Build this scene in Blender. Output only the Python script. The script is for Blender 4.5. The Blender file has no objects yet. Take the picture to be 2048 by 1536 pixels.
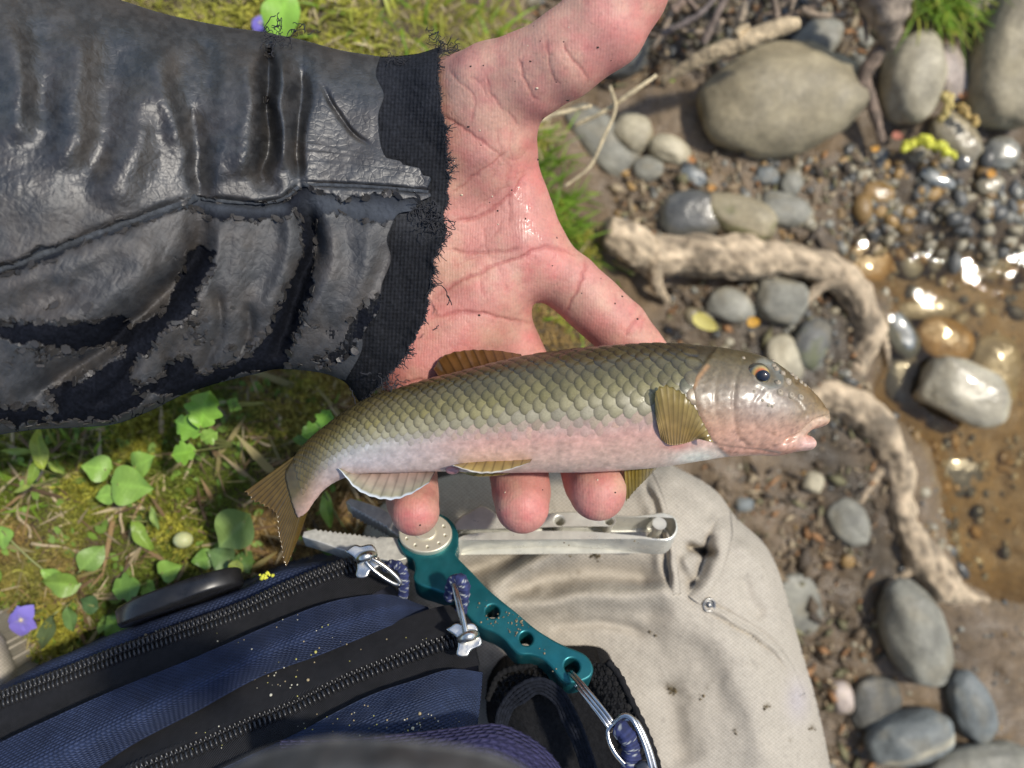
import bpy, bmesh, math, random
import numpy as np
from mathutils import Vector, Matrix
from mathutils.bvhtree import BVHTree

# ------------------------------------------------------------------ camera, sky, sun
SC = bpy.context.scene
COL = SC.collection
FPX = 1607.0            # focal length in photo pixels (2048 wide)
DS = 1.0                # distance factor of the group being built (knee, pliers and bag sit closer under the hand)
CAMZ = 0.60             # camera height over the creek bed, metres
cam_d = bpy.data.cameras.new('camera'); cam = bpy.data.objects.new('camera', cam_d); COL.objects.link(cam)
cam.location = (0, 0, CAMZ); cam.rotation_euler = (0, 0, 0)
cam_d.sensor_width = 36.0; cam_d.lens = 36.0 * FPX / 2048.0
cam_d.clip_start = 0.01; cam_d.clip_end = 200
cam_d.dof.use_dof = True; cam_d.dof.focus_distance = 0.256; cam_d.dof.aperture_fstop = cam_d.lens / 3.3
cam_d.dof.aperture_blades = 0
SC.camera = cam
SUN_AZ, SUN_EL = math.radians(20), math.radians(58)     # azimuth from +X (photo right) towards +Y (photo up)
SDIR = Vector((math.cos(SUN_EL)*math.cos(SUN_AZ), math.cos(SUN_EL)*math.sin(SUN_AZ), math.sin(SUN_EL)))
w = bpy.data.worlds.new("World"); SC.world = w; w.use_nodes = True
nt = w.node_tree; bgn = nt.nodes['Background']
sky = nt.nodes.new('ShaderNodeTexSky'); sky.sky_type = 'NISHITA'; sky.sun_disc = False
sky.sun_elevation = SUN_EL; sky.sun_rotation = math.atan2(SDIR.x, SDIR.y)
nt.links.new(sky.outputs[0], bgn.inputs[0]); bgn.inputs[1].default_value = 0.15
sun_d = bpy.data.lights.new('sun', 'SUN'); sun_d.energy = 3.0; sun_d.angle = math.radians(3.5); sun_d.color = (1.0, 0.94, 0.83)
sun = bpy.data.objects.new('sun', sun_d); COL.objects.link(sun)
sun.rotation_euler = SDIR.to_track_quat('Z', 'Y').to_euler(); sun.location = SDIR * 5
SC.view_settings.view_transform = 'Standard'; SC.view_settings.look = 'None'
SC.view_settings.exposure = 0.30; SC.view_settings.gamma = 1.0
SC.render.engine = 'CYCLES'; SC.cycles.use_denoising = True
SC.cycles.max_bounces = 8; SC.cycles.transparent_max_bounces = 12
SC.cycles.sample_clamp_indirect = 6.0

# ------------------------------------------------------------------ small helpers
rng = np.random.default_rng(7); random.seed(7)
def wp(u, v, d):
    """photo pixel + distance (mm) -> world point (m)"""
    u = np.asarray(u, float); v = np.asarray(v, float); d = np.asarray(d, float)*1e-3*DS; u, v, d = np.broadcast_arrays(u, v, d)
    return np.stack([(u-1024)/FPX*d, -(v-768)/FPX*d, CAMZ-d], -1)
def mmp(u, v, d):
    p = wp(u, v, d)*1000.0; p[..., 2] -= CAMZ*1000; return p
def px_of(P):
    """world (m) -> photo pixel"""
    d = CAMZ-P[:, 2]
    return np.stack([1024+P[:, 0]/d*FPX, 768-P[:, 1]/d*FPX], -1)
def hashn(ix, iy, iz, seed):
    h = (ix*374761393 + iy*668265263 + iz*2147483647 + seed*974634777) & 0xFFFFFFFF
    h = ((h ^ (h >> 13))*1274126177) & 0xFFFFFFFF
    h = (h ^ (h >> 16)) & 0xFFFFFFFF
    return h/4294967295.0
def vnoise(P, seed=0):
    P = np.asarray(P, float)
    if P.shape[-1] == 2: P = np.concatenate([P, np.zeros(P.shape[:-1]+(1,))], -1)
    i = np.floor(P).astype(np.int64); f = P-i; f = f*f*(3-2*f)
    out = 0
    for dx in (0, 1):
        for dy in (0, 1):
            for dz in (0, 1):
                wgt = (f[..., 0] if dx else 1-f[..., 0])*(f[..., 1] if dy else 1-f[..., 1])*(f[..., 2] if dz else 1-f[..., 2])
                out = out + wgt*hashn(i[..., 0]+dx, i[..., 1]+dy, i[..., 2]+dz, seed)
    return out*2-1
def fbm(P, oct=4, seed=0, gain=0.5):
    P = np.asarray(P, float); a = 1.0; s = 0; n = 0
    for k in range(oct):
        s = s+a*vnoise(P, seed+k*17); n += a; a *= gain; P = P*2.03+3.1
    return s/n
def polydist(Q, pts):
    """distance of 2-D points Q to a polyline, and the position 0..1 along it"""
    pts = np.asarray(pts, float); best = np.full(len(Q), 1e9); pos = np.zeros(len(Q)); n = len(pts)-1
    for k in range(n):
        a, b = pts[k], pts[k+1]; ab = b-a
        h = np.clip(((Q-a)@ab)/max(ab@ab, 1e-9), 0, 1)
        d = np.hypot(Q[:, 0]-a[0]-h*ab[0], Q[:, 1]-a[1]-h*ab[1])
        m = d < best; best[m] = d[m]; pos[m] = (k+h[m])/n
    return best, pos
def polyside(Q, pts):
    """signed distance to a polyline (sign: which side of its nearest segment)"""
    pts = np.asarray(pts, float); best = np.full(len(Q), 1e9); sg = np.ones(len(Q))
    for k in range(len(pts)-1):
        a, b = pts[k], pts[k+1]; ab = b-a
        h = np.clip(((Q-a)@ab)/max(ab@ab, 1e-9), 0, 1)
        d = np.hypot(Q[:, 0]-a[0]-h*ab[0], Q[:, 1]-a[1]-h*ab[1])
        c = ab[0]*(Q[:, 1]-a[1])-ab[1]*(Q[:, 0]-a[0])
        m = d < best-1e-9; best[m] = d[m]; sg[m] = np.sign(c[m])
    return best*sg
def smooth(x, a, b):
    t = np.clip((x-a)/(b-a), 0, 1); return t*t*(3-2*t)
def lerp(a, b, t): return a+(b-a)*t
def resample(pts, n):
    """smooth (Catmull-Rom) resampling of a polyline at n points, even in length"""
    p = np.asarray(pts, float)
    if len(p) == 2: return p[0]+(p[1]-p[0])*np.linspace(0, 1, n)[:, None]
    q = np.vstack([2*p[0]-p[1], p, 2*p[-1]-p[-2]]); out = []
    for k in range(len(p)-1):
        t = np.linspace(0, 1, 16, endpoint=False)[:, None]
        a, b, c, d = q[k], q[k+1], q[k+2], q[k+3]
        out.append(0.5*((2*b)+(-a+c)*t+(2*a-5*b+4*c-d)*t*t+(-a+3*b-3*c+d)*t**3))
    o = np.vstack(out+[p[-1:]]); L = np.r_[0, np.cumsum(np.linalg.norm(np.diff(o, axis=0), axis=1))]
    s = np.linspace(0, L[-1], n)
    return np.stack([np.interp(s, L, o[:, k]) for k in range(o.shape[1])], -1)
def inpoly(Q, poly):
    poly = np.asarray(poly, float); x, y = Q[:, 0], Q[:, 1]; c = np.zeros(len(Q), bool); j = len(poly)-1
    for i in range(len(poly)):
        xi, yi = poly[i]; xj, yj = poly[j]
        m = ((yi > y) != (yj > y)) & (x < (xj-xi)*(y-yi)/((yj-yi) or 1e-9)+xi)
        c ^= m; j = i
    return c

def mesh_obj(name, V, Fc, mat=None, parent=None, smooth_sh=True, uv=None, col=None, attrs=None, origin=None):
    V = np.asarray(V, float)
    if origin is not None:
        origin = np.asarray(origin, float); V = V-origin
    me = bpy.data.meshes.new(name)
    if isinstance(Fc, np.ndarray):
        k = Fc.shape[1]; n = len(Fc)
        me.vertices.add(len(V)); me.vertices.foreach_set('co', V.astype(np.float32).ravel())
        me.loops.add(n*k); me.loops.foreach_set('vertex_index', Fc.astype(np.int32).ravel())
        me.polygons.add(n); me.polygons.foreach_set('loop_start', np.arange(0, n*k, k, dtype=np.int32))
        me.polygons.foreach_set('loop_total', np.full(n, k, np.int32))
        me.update(calc_edges=True)
    else:
        me.from_pydata(V.tolist(), [], Fc)
    me.validate()
    if smooth_sh: me.polygons.foreach_set('use_smooth', np.ones(len(me.polygons), bool))
    li = np.empty(len(me.loops), np.int32); me.loops.foreach_get('vertex_index', li)
    if uv is not None:
        l = me.uv_layers.new(name='UVMap'); l.data.foreach_set('uv', np.asarray(uv, np.float32)[li].ravel())
    if col is not None:
        c = np.asarray(col, np.float32)
        if c.shape[1] == 3: c = np.concatenate([c, np.ones((len(c), 1), np.float32)], 1)
        a = me.color_attributes.new('col', 'FLOAT_COLOR', 'POINT'); a.data.foreach_set('color', c.ravel())
    for k, vals in (attrs or {}).items():
        a = me.attributes.new(k, 'FLOAT', 'POINT'); a.data.foreach_set('value', np.asarray(vals, np.float32))
    if mat is not None: me.materials.append(mat)
    o = bpy.data.objects.new(name, me); COL.objects.link(o)
    if origin is not None: o.location = origin
    if parent is not None: setpar(o, parent)
    return o
def worldloc(o):
    l = Vector(o.location)
    if o.parent is not None: l = (o.matrix_parent_inverse @ l) + worldloc(o.parent)
    return l
def setpar(o, parent):
    o.parent = parent; o.matrix_parent_inverse = Matrix.Translation(-worldloc(parent))
def tag(o, label=None, cat=None, group=None, kind=None):
    if label: o['label'] = label
    if cat: o['category'] = cat
    if group: o['group'] = group
    if kind: o['kind'] = kind
    return o
def empty(name, loc, label=None, cat=None, group=None):
    o = bpy.data.objects.new(name, None); COL.objects.link(o); o.location = loc; o.empty_display_size = 0.01
    return tag(o, label, cat, group)

class MB:
    """collects pieces of mesh into one"""
    def __init__(s): s.V = []; s.F = []; s.C = []; s.U = []; s.n = 0
    def add(s, V, Fc, col=None, uv=None):
        V = np.asarray(V, float)
        s.V.append(V); s.F += [[int(i)+s.n for i in f] for f in Fc]
        s.C.append(np.tile(np.asarray(col if col is not None else (1, 1, 1), float), (len(V), 1)) if (col is None or np.ndim(col) == 1) else np.asarray(col, float))
        s.U.append(np.zeros((len(V), 2)) if uv is None else np.asarray(uv, float))
        s.n += len(V); return s
    def build(s, name, mat, parent=None, smooth_sh=True, origin=None):
        return mesh_obj(name, np.vstack(s.V), s.F, mat, parent, smooth_sh, col=np.vstack(s.C), uv=np.vstack(s.U), origin=origin)

def grid_faces(n, m, closed_m=False, flip=False):
    i, j = np.meshgrid(np.arange(n-1), np.arange(m if closed_m else m-1), indexing='ij'); i = i.ravel(); j = j.ravel(); j2 = (j+1) % m
    f = np.stack([i*m+j, (i+1)*m+j, (i+1)*m+j2, i*m+j2], -1)
    return f[:, ::-1] if flip else f
def tube(P, R, seg=8, caps=True, squash=None):
    """tube along points P (m) with radii R (m)"""
    P = np.asarray(P, float); n = len(P); R = np.broadcast_to(np.asarray(R, float), (n,))
    T = np.gradient(P, axis=0); T /= np.linalg.norm(T, axis=1)[:, None]+1e-12
    up = np.array([0, 0, 1.0]) if abs(T[0][2]) < 0.9 else np.array([1.0, 0, 0])
    V = []; nrm = np.cross(T[0], up); nrm /= np.linalg.norm(nrm)
    a = np.linspace(0, 2*np.pi, seg, endpoint=False)
    for k in range(n):
        nrm = nrm-T[k]*(nrm@T[k]); nrm /= np.linalg.norm(nrm)+1e-12; b = np.cross(T[k], nrm)
        V.append(P[k]+R[k]*(np.cos(a)[:, None]*nrm+np.sin(a)[:, None]*b))
    V = np.vstack(V); Fc = grid_faces(n, seg, True).tolist()
    if caps:
        V = np.vstack([V, P[:1], P[-1:]]); c0, c1 = n*seg, n*seg+1
        for j in range(seg):
            Fc.append([c0, j, (j+1) % seg][::1]); Fc.append([c1, (n-1)*seg+(j+1) % seg, (n-1)*seg+j])
    return V, Fc
def ico(sub=2):
    bm = bmesh.new(); bmesh.ops.create_icosphere(bm, subdivisions=sub, radius=1.0)
    V = np.array([v.co[:] for v in bm.verts]); Fc = np.array([[v.index for v in f.verts] for f in bm.faces]); bm.free()
    return V, Fc
ICO1, ICO2, ICO3, ICO4 = ico(1), ico(2), ico(3), ico(4)

def surface_nets(vol, org, h):
    s = vol < 0; nx, ny, nz = vol.shape
    cnt = np.zeros((nx-1, ny-1, nz-1), np.int8)
    for dx in (0, 1):
        for dy in (0, 1):
            for dz in (0, 1): cnt += s[dx:nx-1+dx, dy:ny-1+dy, dz:nz-1+dz]
    act = (cnt > 0) & (cnt < 8); a = np.argwhere(act)
    idx = np.full(act.shape, -1, np.int64); idx[act] = np.arange(len(a))
    cs = [np.array(c) for c in ((0,0,0),(1,0,0),(0,1,0),(1,1,0),(0,0,1),(1,0,1),(0,1,1),(1,1,1))]
    val = [vol[a[:, 0]+c[0], a[:, 1]+c[1], a[:, 2]+c[2]] for c in cs]
    acc = np.zeros((len(a), 3)); num = np.zeros(len(a))
    for i, j in ((0,1),(2,3),(4,5),(6,7),(0,2),(1,3),(4,6),(5,7),(0,4),(1,5),(2,6),(3,7)):
        v0, v1 = val[i], val[j]; m = (v0 < 0) != (v1 < 0); t = np.where(m, v0/np.where(m, v0-v1, 1), 0)
        acc += np.where(m[:, None], cs[i]+t[:, None]*(cs[j]-cs[i]), 0); num += m
    V = np.asarray(org)+(a+acc/num[:, None])*h
    Fs = []
    for ax in range(3):
        lo = [slice(None)]*3; hi = [slice(None)]*3; lo[ax] = slice(0, -1); hi[ax] = slice(1, None)
        ch = s[tuple(lo)] != s[tuple(hi)]; e = np.argwhere(ch)
        o1, o2 = [k for k in range(3) if k != ax]
        e = e[(e[:, o1] > 0) & (e[:, o2] > 0) & (e[:, o1] < vol.shape[o1]-1) & (e[:, o2] < vol.shape[o2]-1)]
        q = []
        for da, db in ((-1, -1), (0, -1), (0, 0), (-1, 0)):
            c = e.copy(); c[:, o1] += da; c[:, o2] += db; q.append(idx[c[:, 0], c[:, 1], c[:, 2]])
        q = np.stack(q, -1); inside = s[e[:, 0], e[:, 1], e[:, 2]]
        fl = inside if ax != 1 else ~inside
        q[~fl] = q[~fl][:, ::-1]; Fs.append(q)
    return V, np.vstack(Fs)
def lap_smooth(V, Fc, it=1, lam=0.5):
    n = len(V)
    for _ in range(it):
        S = np.zeros_like(V); C = np.zeros(n)
        k = Fc.shape[1]
        for a in range(k):
            b = (a+1) % k
            for i, j in ((a, b), (b, a)):
                for c in range(3): S[:, c] += np.bincount(Fc[:, i], V[Fc[:, j], c], n)
                C += np.bincount(Fc[:, i], minlength=n)
        V = V+lam*(S/np.maximum(C, 1)[:, None]-V)
    return V
def vnormals(V, Fc):
    a, b, c = V[Fc[:, 0]], V[Fc[:, 1]], V[Fc[:, -1]]
    fn = np.cross(b-a, c-a); N = np.zeros_like(V)
    for k in range(Fc.shape[1]):
        for q in range(3): N[:, q] += np.bincount(Fc[:, k], fn[:, q], len(V))
    return N/(np.linalg.norm(N, axis=1)[:, None]+1e-12)

# ------------------------------------------------------------------ material helper
def mat(name, color=(0.5, 0.5, 0.5), rough=0.6, metal=0.0, attr=None, noise=None, bump=None, sss=0.0, sssr=(0.004, 0.0015, 0.0008),
        coat=0.0, coatr=0.1, spec=0.5, trans=0.0, alpha=1.0, rough_attr=None, rough2=None, uvscale=None, weave=None, rnoise=None, translucent=None, spec_attr=None):
    """noise=(scale,amount,detail) value variation; bump=[(kind,scale,strength,dist)...]; weave=(su,sv,strength,dist)"""
    m = bpy.data.materials.new(name); m.use_nodes = True; N = m.node_tree.nodes; L = m.node_tree.links
    p = N['Principled BSDF']; p.inputs['Roughness'].default_value = rough; p.inputs['Metallic'].default_value = metal
    p.inputs['Specular IOR Level'].default_value = spec
    p.inputs['Coat Weight'].default_value = coat; p.inputs['Coat Roughness'].default_value = coatr
    p.inputs['Transmission Weight'].default_value = trans
    p.inputs['Alpha'].default_value = alpha
    if sss: p.inputs['Subsurface Weight'].default_value = sss; p.inputs['Subsurface Radius'].default_value = (1, 0.4, 0.22); p.inputs['Subsurface Scale'].default_value = sssr[0]
    geo = N.new('ShaderNodeNewGeometry')
    if attr:
        at = N.new('ShaderNodeAttribute'); at.attribute_name = attr; csock = at.outputs['Color']
    else:
        rg = N.new('ShaderNodeRGB'); rg.outputs[0].default_value = (*color, 1); csock = rg.outputs[0]
    if noise:
        for (sc_, amt, det) in (noise if isinstance(noise, list) else [noise]):
            nz = N.new('ShaderNodeTexNoise'); nz.inputs['Scale'].default_value = sc_; nz.inputs['Detail'].default_value = det
            L.new(geo.outputs['Position'], nz.inputs['Vector'])
            mr = N.new('ShaderNodeMapRange'); mr.inputs[1].default_value = 0.3; mr.inputs[2].default_value = 0.7
            mr.inputs[3].default_value = 1-amt; mr.inputs[4].default_value = 1+amt; L.new(nz.outputs[0], mr.inputs[0])
            mx = N.new('ShaderNodeVectorMath'); mx.operation = 'MULTIPLY'; L.new(csock, mx.inputs[0]); L.new(mr.outputs[0], mx.inputs[1]); csock = mx.outputs[0]
    L.new(csock, p.inputs['Base Color'])
    if rough_attr:
        ra = N.new('ShaderNodeAttribute'); ra.attribute_name = rough_attr
        mr = N.new('ShaderNodeMapRange'); mr.inputs[3].default_value = rough; mr.inputs[4].default_value = rough2
        L.new(ra.outputs['Fac'], mr.inputs[0]); rs = mr.outputs[0]; L.new(rs, p.inputs['Roughness'])
    elif rnoise:
        nz = N.new('ShaderNodeTexNoise'); nz.inputs['Scale'].default_value = rnoise[0]; nz.inputs['Detail'].default_value = 4
        L.new(geo.outputs['Position'], nz.inputs['Vector'])
        mr = N.new('ShaderNodeMapRange'); mr.inputs[1].default_value = 0.35; mr.inputs[2].default_value = 0.65
        mr.inputs[3].default_value = rnoise[1]; mr.inputs[4].default_value = rnoise[2]; L.new(nz.outputs[0], mr.inputs[0]); L.new(mr.outputs[0], p.inputs['Roughness'])
    if spec_attr:
        sa = N.new('ShaderNodeAttribute'); sa.attribute_name = spec_attr[0]; mr = N.new('ShaderNodeMapRange'); mr.inputs[3].default_value = spec; mr.inputs[4].default_value = spec_attr[1]
        L.new(sa.outputs['Fac'], mr.inputs[0]); L.new(mr.outputs[0], p.inputs['Specular IOR Level'])
    prev = None
    def addbump(h, st, dist):
        nonlocal prev
        b = N.new('ShaderNodeBump'); b.inputs['Strength'].default_value = st; b.inputs['Distance'].default_value = dist
        L.new(h, b.inputs['Height'])
        if prev: L.new(prev, b.inputs['Normal'])
        prev = b.outputs[0]
    for (kind, sc_, st, dist) in (bump or []):
        if kind == 'noise':
            t = N.new('ShaderNodeTexNoise'); t.inputs['Detail'].default_value = 5; o = t.outputs[0]
        elif kind == 'vor':
            t = N.new('ShaderNodeTexVoronoi'); t.feature = 'DISTANCE_TO_EDGE'; o = t.outputs[0]
        elif kind == 'cell':
            t = N.new('ShaderNodeTexVoronoi'); o = t.outputs[0]
        elif kind == 'wave':
            t = N.new('ShaderNodeTexWave'); t.inputs['Distortion'].default_value = 6; t.inputs['Detail'].default_value = 2; t.inputs['Detail Scale'].default_value = 0.3; o = t.outputs[0]
        t.inputs['Scale'].default_value = sc_; L.new(geo.outputs['Position'], t.inputs['Vector'])
        if kind == 'vor':
            mr = N.new('ShaderNodeMapRange'); mr.inputs[2].default_value = 0.12; L.new(o, mr.inputs[0]); o = mr.outputs[0]
        addbump(o, st, dist)
    if weave:
        su, sv, st, dist = weave[:4]
        uvn = N.new('ShaderNodeUVMap'); sep = N.new('ShaderNodeSeparateXYZ'); L.new(uvn.outputs[0], sep.inputs[0])
        def M(op, a, b=None):
            q = N.new('ShaderNodeMath'); q.operation = op
            for k, x in enumerate((a, b)):
                if x is None: continue
                if isinstance(x, (int, float)): q.inputs[k].default_value = x
                else: L.new(x, q.inputs[k])
            return q.outputs[0]
        a = M('MULTIPLY', sep.outputs[0], su*math.pi*2); b = M('MULTIPLY', sep.outputs[1], sv*math.pi*2)
        if len(weave) > 4:      # twill / herringbone: diagonal ribs
            h = M('SINE', M('ADD', a, b))
        else:                   # basket weave: staggered rows of bumps
            h = M('MULTIPLY', M('ABSOLUTE', M('SINE', M('ADD', M('MULTIPLY', a, 0.5), M('MULTIPLY', M('FLOOR', M('DIVIDE', b, math.pi)), math.pi/2)))), M('ABSOLUTE', M('SINE', b)))
            mr = N.new('ShaderNodeMapRange'); mr.inputs[3].default_value = 0.72; mr.inputs[4].default_value = 1.15; L.new(h, mr.inputs[0])
            mx = N.new('ShaderNodeVectorMath'); mx.operation = 'MULTIPLY'; L.new(csock, mx.inputs[0]); L.new(mr.outputs[0], mx.inputs[1]); L.new(mx.outputs[0], p.inputs['Base Color'])
        addbump(h, st, dist)
    if prev: L.new(prev, p.inputs['Normal'])
    if translucent:
        out = N['Material Output']; tr = N.new('ShaderNodeBsdfTranslucent'); L.new(csock, tr.inputs[0])
        ms = N.new('ShaderNodeMixShader'); ms.inputs[0].default_value = translucent
        L.new(p.outputs[0], ms.inputs[1]); L.new(tr.outputs[0], ms.inputs[2]); L.new(ms.outputs[0], out.inputs[0])
    return m
# ------------------------------------------------------------------ ground: mossy bank on the left, muddy creek bed on the right
def xy(px, d): return wp(np.array(px, float)[:, 0], np.array(px, float)[:, 1], d)[:, :2]
BANK = resample(xy([(1060,-900),(1070,-200),(1090,60),(1180,280),(1270,470),(1320,640),(1320,900),(1150,1150),(1000,1500),(900,2300)], 520), 60)
WATER = xy([(2500,500),(2100,505),(1900,500),(1780,470),(1690,470),(1680,560),(1775,600),(1765,720),(1760,800),(1850,900),(1890,1050),(1930,1150),(2000,1195),(2100,1215),(2600,1230),(6000,1300),(6000,200)], 600)
def wmask(P):
    s = polydist(P, np.vstack([WATER, WATER[:1]]))[0]; return np.where(inpoly(P, WATER), s, -s)
def ground_z(P):
    s = -polyside(P, BANK)          # >0 on the bank (left)
    if hasattr(ground_z, 'flip'): s = s*ground_z.flip
    b = smooth(s+.012*fbm(P*22, 3, 2), -.012, .105)
    top = .155+.085*smooth(-P[:, 1], -.05, .08)
    z = .012+.010*fbm(P*14, 4, 1)+.0035*fbm(P*90, 3, 5)
    wm = wmask(P); z = z-.034*smooth(wm, -.022, .03)
    return z*(1-b)+(top+.012*fbm(P*16, 4, 8)+.004*fbm(P*80, 3, 4))*b, b, wm
ground_z.flip = 1.0
if ground_z(np.array([[-.2, 0.0]]))[1][0] < .5: ground_z.flip = -1.0
def build_ground():
    fine = np.arange(-.46, .47, .0034); a = np.r_[[-4, -2.5, -1.6, -1.1, -.8, -.62, -.53], fine, [.53, .62, .8, 1.1, 1.6, 2.5, 4]]
    fy = np.arange(-.38, .39, .0034); b_ = np.r_[[-4, -2.5, -1.6, -1.1, -.8, -.6, -.46], fy, [.46, .6, .8, 1.1, 1.6, 2.5, 4]]
    X, Y = np.meshgrid(a, b_, indexing='ij'); P = np.stack([X.ravel(), Y.ravel()], -1); z, b, wm = ground_z(P)
    n1 = fbm(P*30, 4, 40)[:, None]; n2 = fbm(P*120, 3, 41)[:, None]; n3 = fbm(P*9, 3, 44)[:, None]
    mud = np.array((.145,.100,.055))*(1+.35*n1+.30*n2)+np.array((.05,.035,.02))*n3
    bed = np.array((.20,.135,.060))*(1+.35*n1+.25*n2)
    soil = np.array((.075,.052,.028))*(1+.5*n1+.4*n2)
    w_ = smooth(wm, -.01, .015)[:, None]; bb = smooth(b, .1, .5)[:, None]
    Pp = px_of(np.column_stack([P, z])); dark_mud = np.clip(np.exp(-(((Pp[:, 0]-1590)/150)**2+((Pp[:, 1]-680)/110)**2)**2)+np.exp(-(polydist(Pp, [(1640,880),(1690,960),(1740,1080),(1780,1180)])[0]/55)**2)+.9*np.exp(-(((Pp[:, 0]-1450)/300)**4+((Pp[:, 1]-40)/90)**4))+.6*np.exp(-(((Pp[:, 0]-1860)/170)**4+((Pp[:, 1]-400)/80)**4)), 0, 1)[:, None]*(1+.5*n1); dark_mud = np.clip(dark_mud, 0, 1); mud = mud*(1-.75*dark_mud)+np.array((.042,.034,.022))*.75*dark_mud  # mud darkened in the root hollow, along the lower root, by debris and gravel
    c = np.clip((mud*(1-w_)+bed*w_)*(1-bb)+soil*bb, .008, .8)
    m = mat('wet_mud', attr='col', rough=.55, rnoise=(60, .30, .75), bump=[('noise', 160, .5, .004), ('noise', 700, .5, .0015)], noise=[(420, .30, 5)])
    o = mesh_obj('ground', np.column_stack([P, z]), grid_faces(len(a), len(b_)), m, col=c); o['kind'] = 'structure'; o['label'] = 'muddy creek bed and mossy bank'
    return o
build_ground()
# --- shallow clear water
def build_water():
    xs = np.r_[np.arange(.13, .50, .004), [.55, .65, .9, 1.4, 2.4, 4]]; ys = np.r_[[-4, -2, -1, -.6], np.arange(-.40, .42, .004), [.6, 1, 2, 4]]
    X, Y = np.meshgrid(xs, ys, indexing='ij'); P = np.stack([X.ravel(), Y.ravel()], -1)
    z = -.0035+.0007*fbm(P*55, 3, 3)
    m = bpy.data.materials.new('creek_water'); m.use_nodes = True; N = m.node_tree.nodes; L = m.node_tree.links; N.remove(N['Principled BSDF'])
    tr = N.new('ShaderNodeBsdfTransparent'); tr.inputs[0].default_value = (.86, .80, .66, 1); gl = N.new('ShaderNodeBsdfGlossy'); gl.inputs['Roughness'].default_value = .04
    fr = N.new('ShaderNodeFresnel'); fr.inputs[0].default_value = 1.33; mx = N.new('ShaderNodeMixShader')
    bp = N.new('ShaderNodeBump'); nz = N.new('ShaderNodeTexNoise'); nz.inputs['Scale'].default_value = 150; nz.inputs['Detail'].default_value = 3; g = N.new('ShaderNodeNewGeometry')
    L.new(g.outputs['Position'], nz.inputs['Vector']); L.new(nz.outputs[0], bp.inputs['Height']); bp.inputs['Strength'].default_value = .13; bp.inputs['Distance'].default_value = .0014
    L.new(bp.outputs[0], gl.inputs['Normal']); L.new(bp.outputs[0], fr.inputs['Normal']); L.new(fr.outputs[0], mx.inputs[0]); L.new(tr.outputs[0], mx.inputs[1]); L.new(gl.outputs[0], mx.inputs[2]); L.new(mx.outputs[0], N['Material Output'].inputs[0])
    o = mesh_obj('water', np.column_stack([P, z]), grid_faces(len(xs), len(ys)), m); o['kind'] = 'structure'; o['label'] = 'shallow clear brownish creek water'
build_water()
_gx = np.arange(-.5, .5, .003); _gy = np.arange(-.42, .42, .003); _X, _Y = np.meshgrid(_gx, _gy, indexing='ij'); _GZ = ground_z(np.stack([_X.ravel(), _Y.ravel()], -1))[0].reshape(_X.shape)
def zat(x, y):
    i = min(max((x+.5)/.003, 0), len(_gx)-2); j = min(max((y+.42)/.003, 0), len(_gy)-2); a, b = int(i), int(j); f, g = i-a, j-b
    return float(_GZ[a, b]*(1-f)*(1-g)+_GZ[a+1, b]*f*(1-g)+_GZ[a, b+1]*(1-f)*g+_GZ[a+1, b+1]*f*g)
# --- stones
ROCKC = {'tan': (.36,.315,.215), 'grey': (.225,.215,.17), 'blue': (.145,.158,.15), 'olive': (.285,.24,.15), 'dark': (.10,.098,.085), 'cream': (.44,.385,.26), 'amber': (.31,.19,.065), 'pink': (.40,.33,.28)}
ROCKM = {}
def rock_mat(wet):
    if wet not in ROCKM:
        ROCKM[wet] = mat('wet_stone' if wet else 'stone', attr='col', rough=.6, rnoise=(40, .12, .4) if wet else (50, .5, .8), noise=[(60, .25, 6), (350, .16, 5)], bump=[('noise', 110, .45, .003), ('noise', 900, .25, .0006)], coat=.5 if wet else 0, coatr=.08)
    return ROCKM[wet]
def rock(u, v, ru, rv, rot, c, label, hz=.62, wet=0, sink=.42, seed=0, band=None, sq=2.4, d0=585, taper=0.0, z=None, moss=0, group=None):
    p = wp(u, v, d0); k = d0/FPX/1000.0; a, b = ru*k, rv*k; h = hz*min(a, b)*1.0
    V, Fc = ICO4; s = np.sign(V)*np.abs(V)**(2.0/sq); s /= (np.abs(s)**sq).sum(1)[:, None]**(1/sq)
    s = s*.86; r_ = 1+.20*fbm(V*1.3+seed*7.3, 3, seed)+.03*fbm(V*5+seed, 3, seed+5)
    s = s*r_[:, None]*1.12; s[:, 1] *= 1+taper*s[:, 0]
    P = s*np.array([a, b, h]); cr, sr = math.cos(math.radians(-rot)), math.sin(math.radians(-rot))
    P = np.stack([P[:, 0]*cr-P[:, 1]*sr, P[:, 0]*sr+P[:, 1]*cr, P[:, 2]], -1)
    zg = zat(p[0], p[1]) if z is None else z; ctr = np.array([p[0], p[1], zg+h*(1-2*sink)])
    n = fbm(V*2.2+seed, 4, seed+9)[:, None]; n4 = fbm(V*6+seed, 4, seed+19)[:, None]; col = np.array(ROCKC[c])*(1+.38*n+.22*n4); pt = smooth(fbm(V*1.7+seed*3, 3, seed+29), .05, .4)[:, None]; col = col*(1-.30*pt)+np.array((.40,.33,.20))*.30*pt*(.5+ROCKC[c][0])
    if band is not None:
        q = s[:, 1]*.9+.25*s[:, 0]*band[1]-band[0]+.12*fbm(V*3+seed, 3, 3); bb = np.exp(-(q/.10)**2)[:, None]; col = col*(1-.75*bb)+np.array((.50,.44,.30))*.75*bb
    if moss: mm = (smooth(fbm(V*3+seed, 3, 2)-.5*V[:, 1], .1, .5)*moss)[:, None]; col = col*(1-mm)+np.array((.12,.13,.03))*mm
    o = mesh_obj('stone', P+ctr, Fc, rock_mat(wet), col=np.clip(col, .01, .8), origin=ctr)
    return tag(o, label, 'stone', group)
rock(1560,205,168,112,-14,'olive','large smooth olive grey boulder below the pale driftwood stick',seed=1,hz=.75,sq=2.3,sink=.3)
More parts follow.
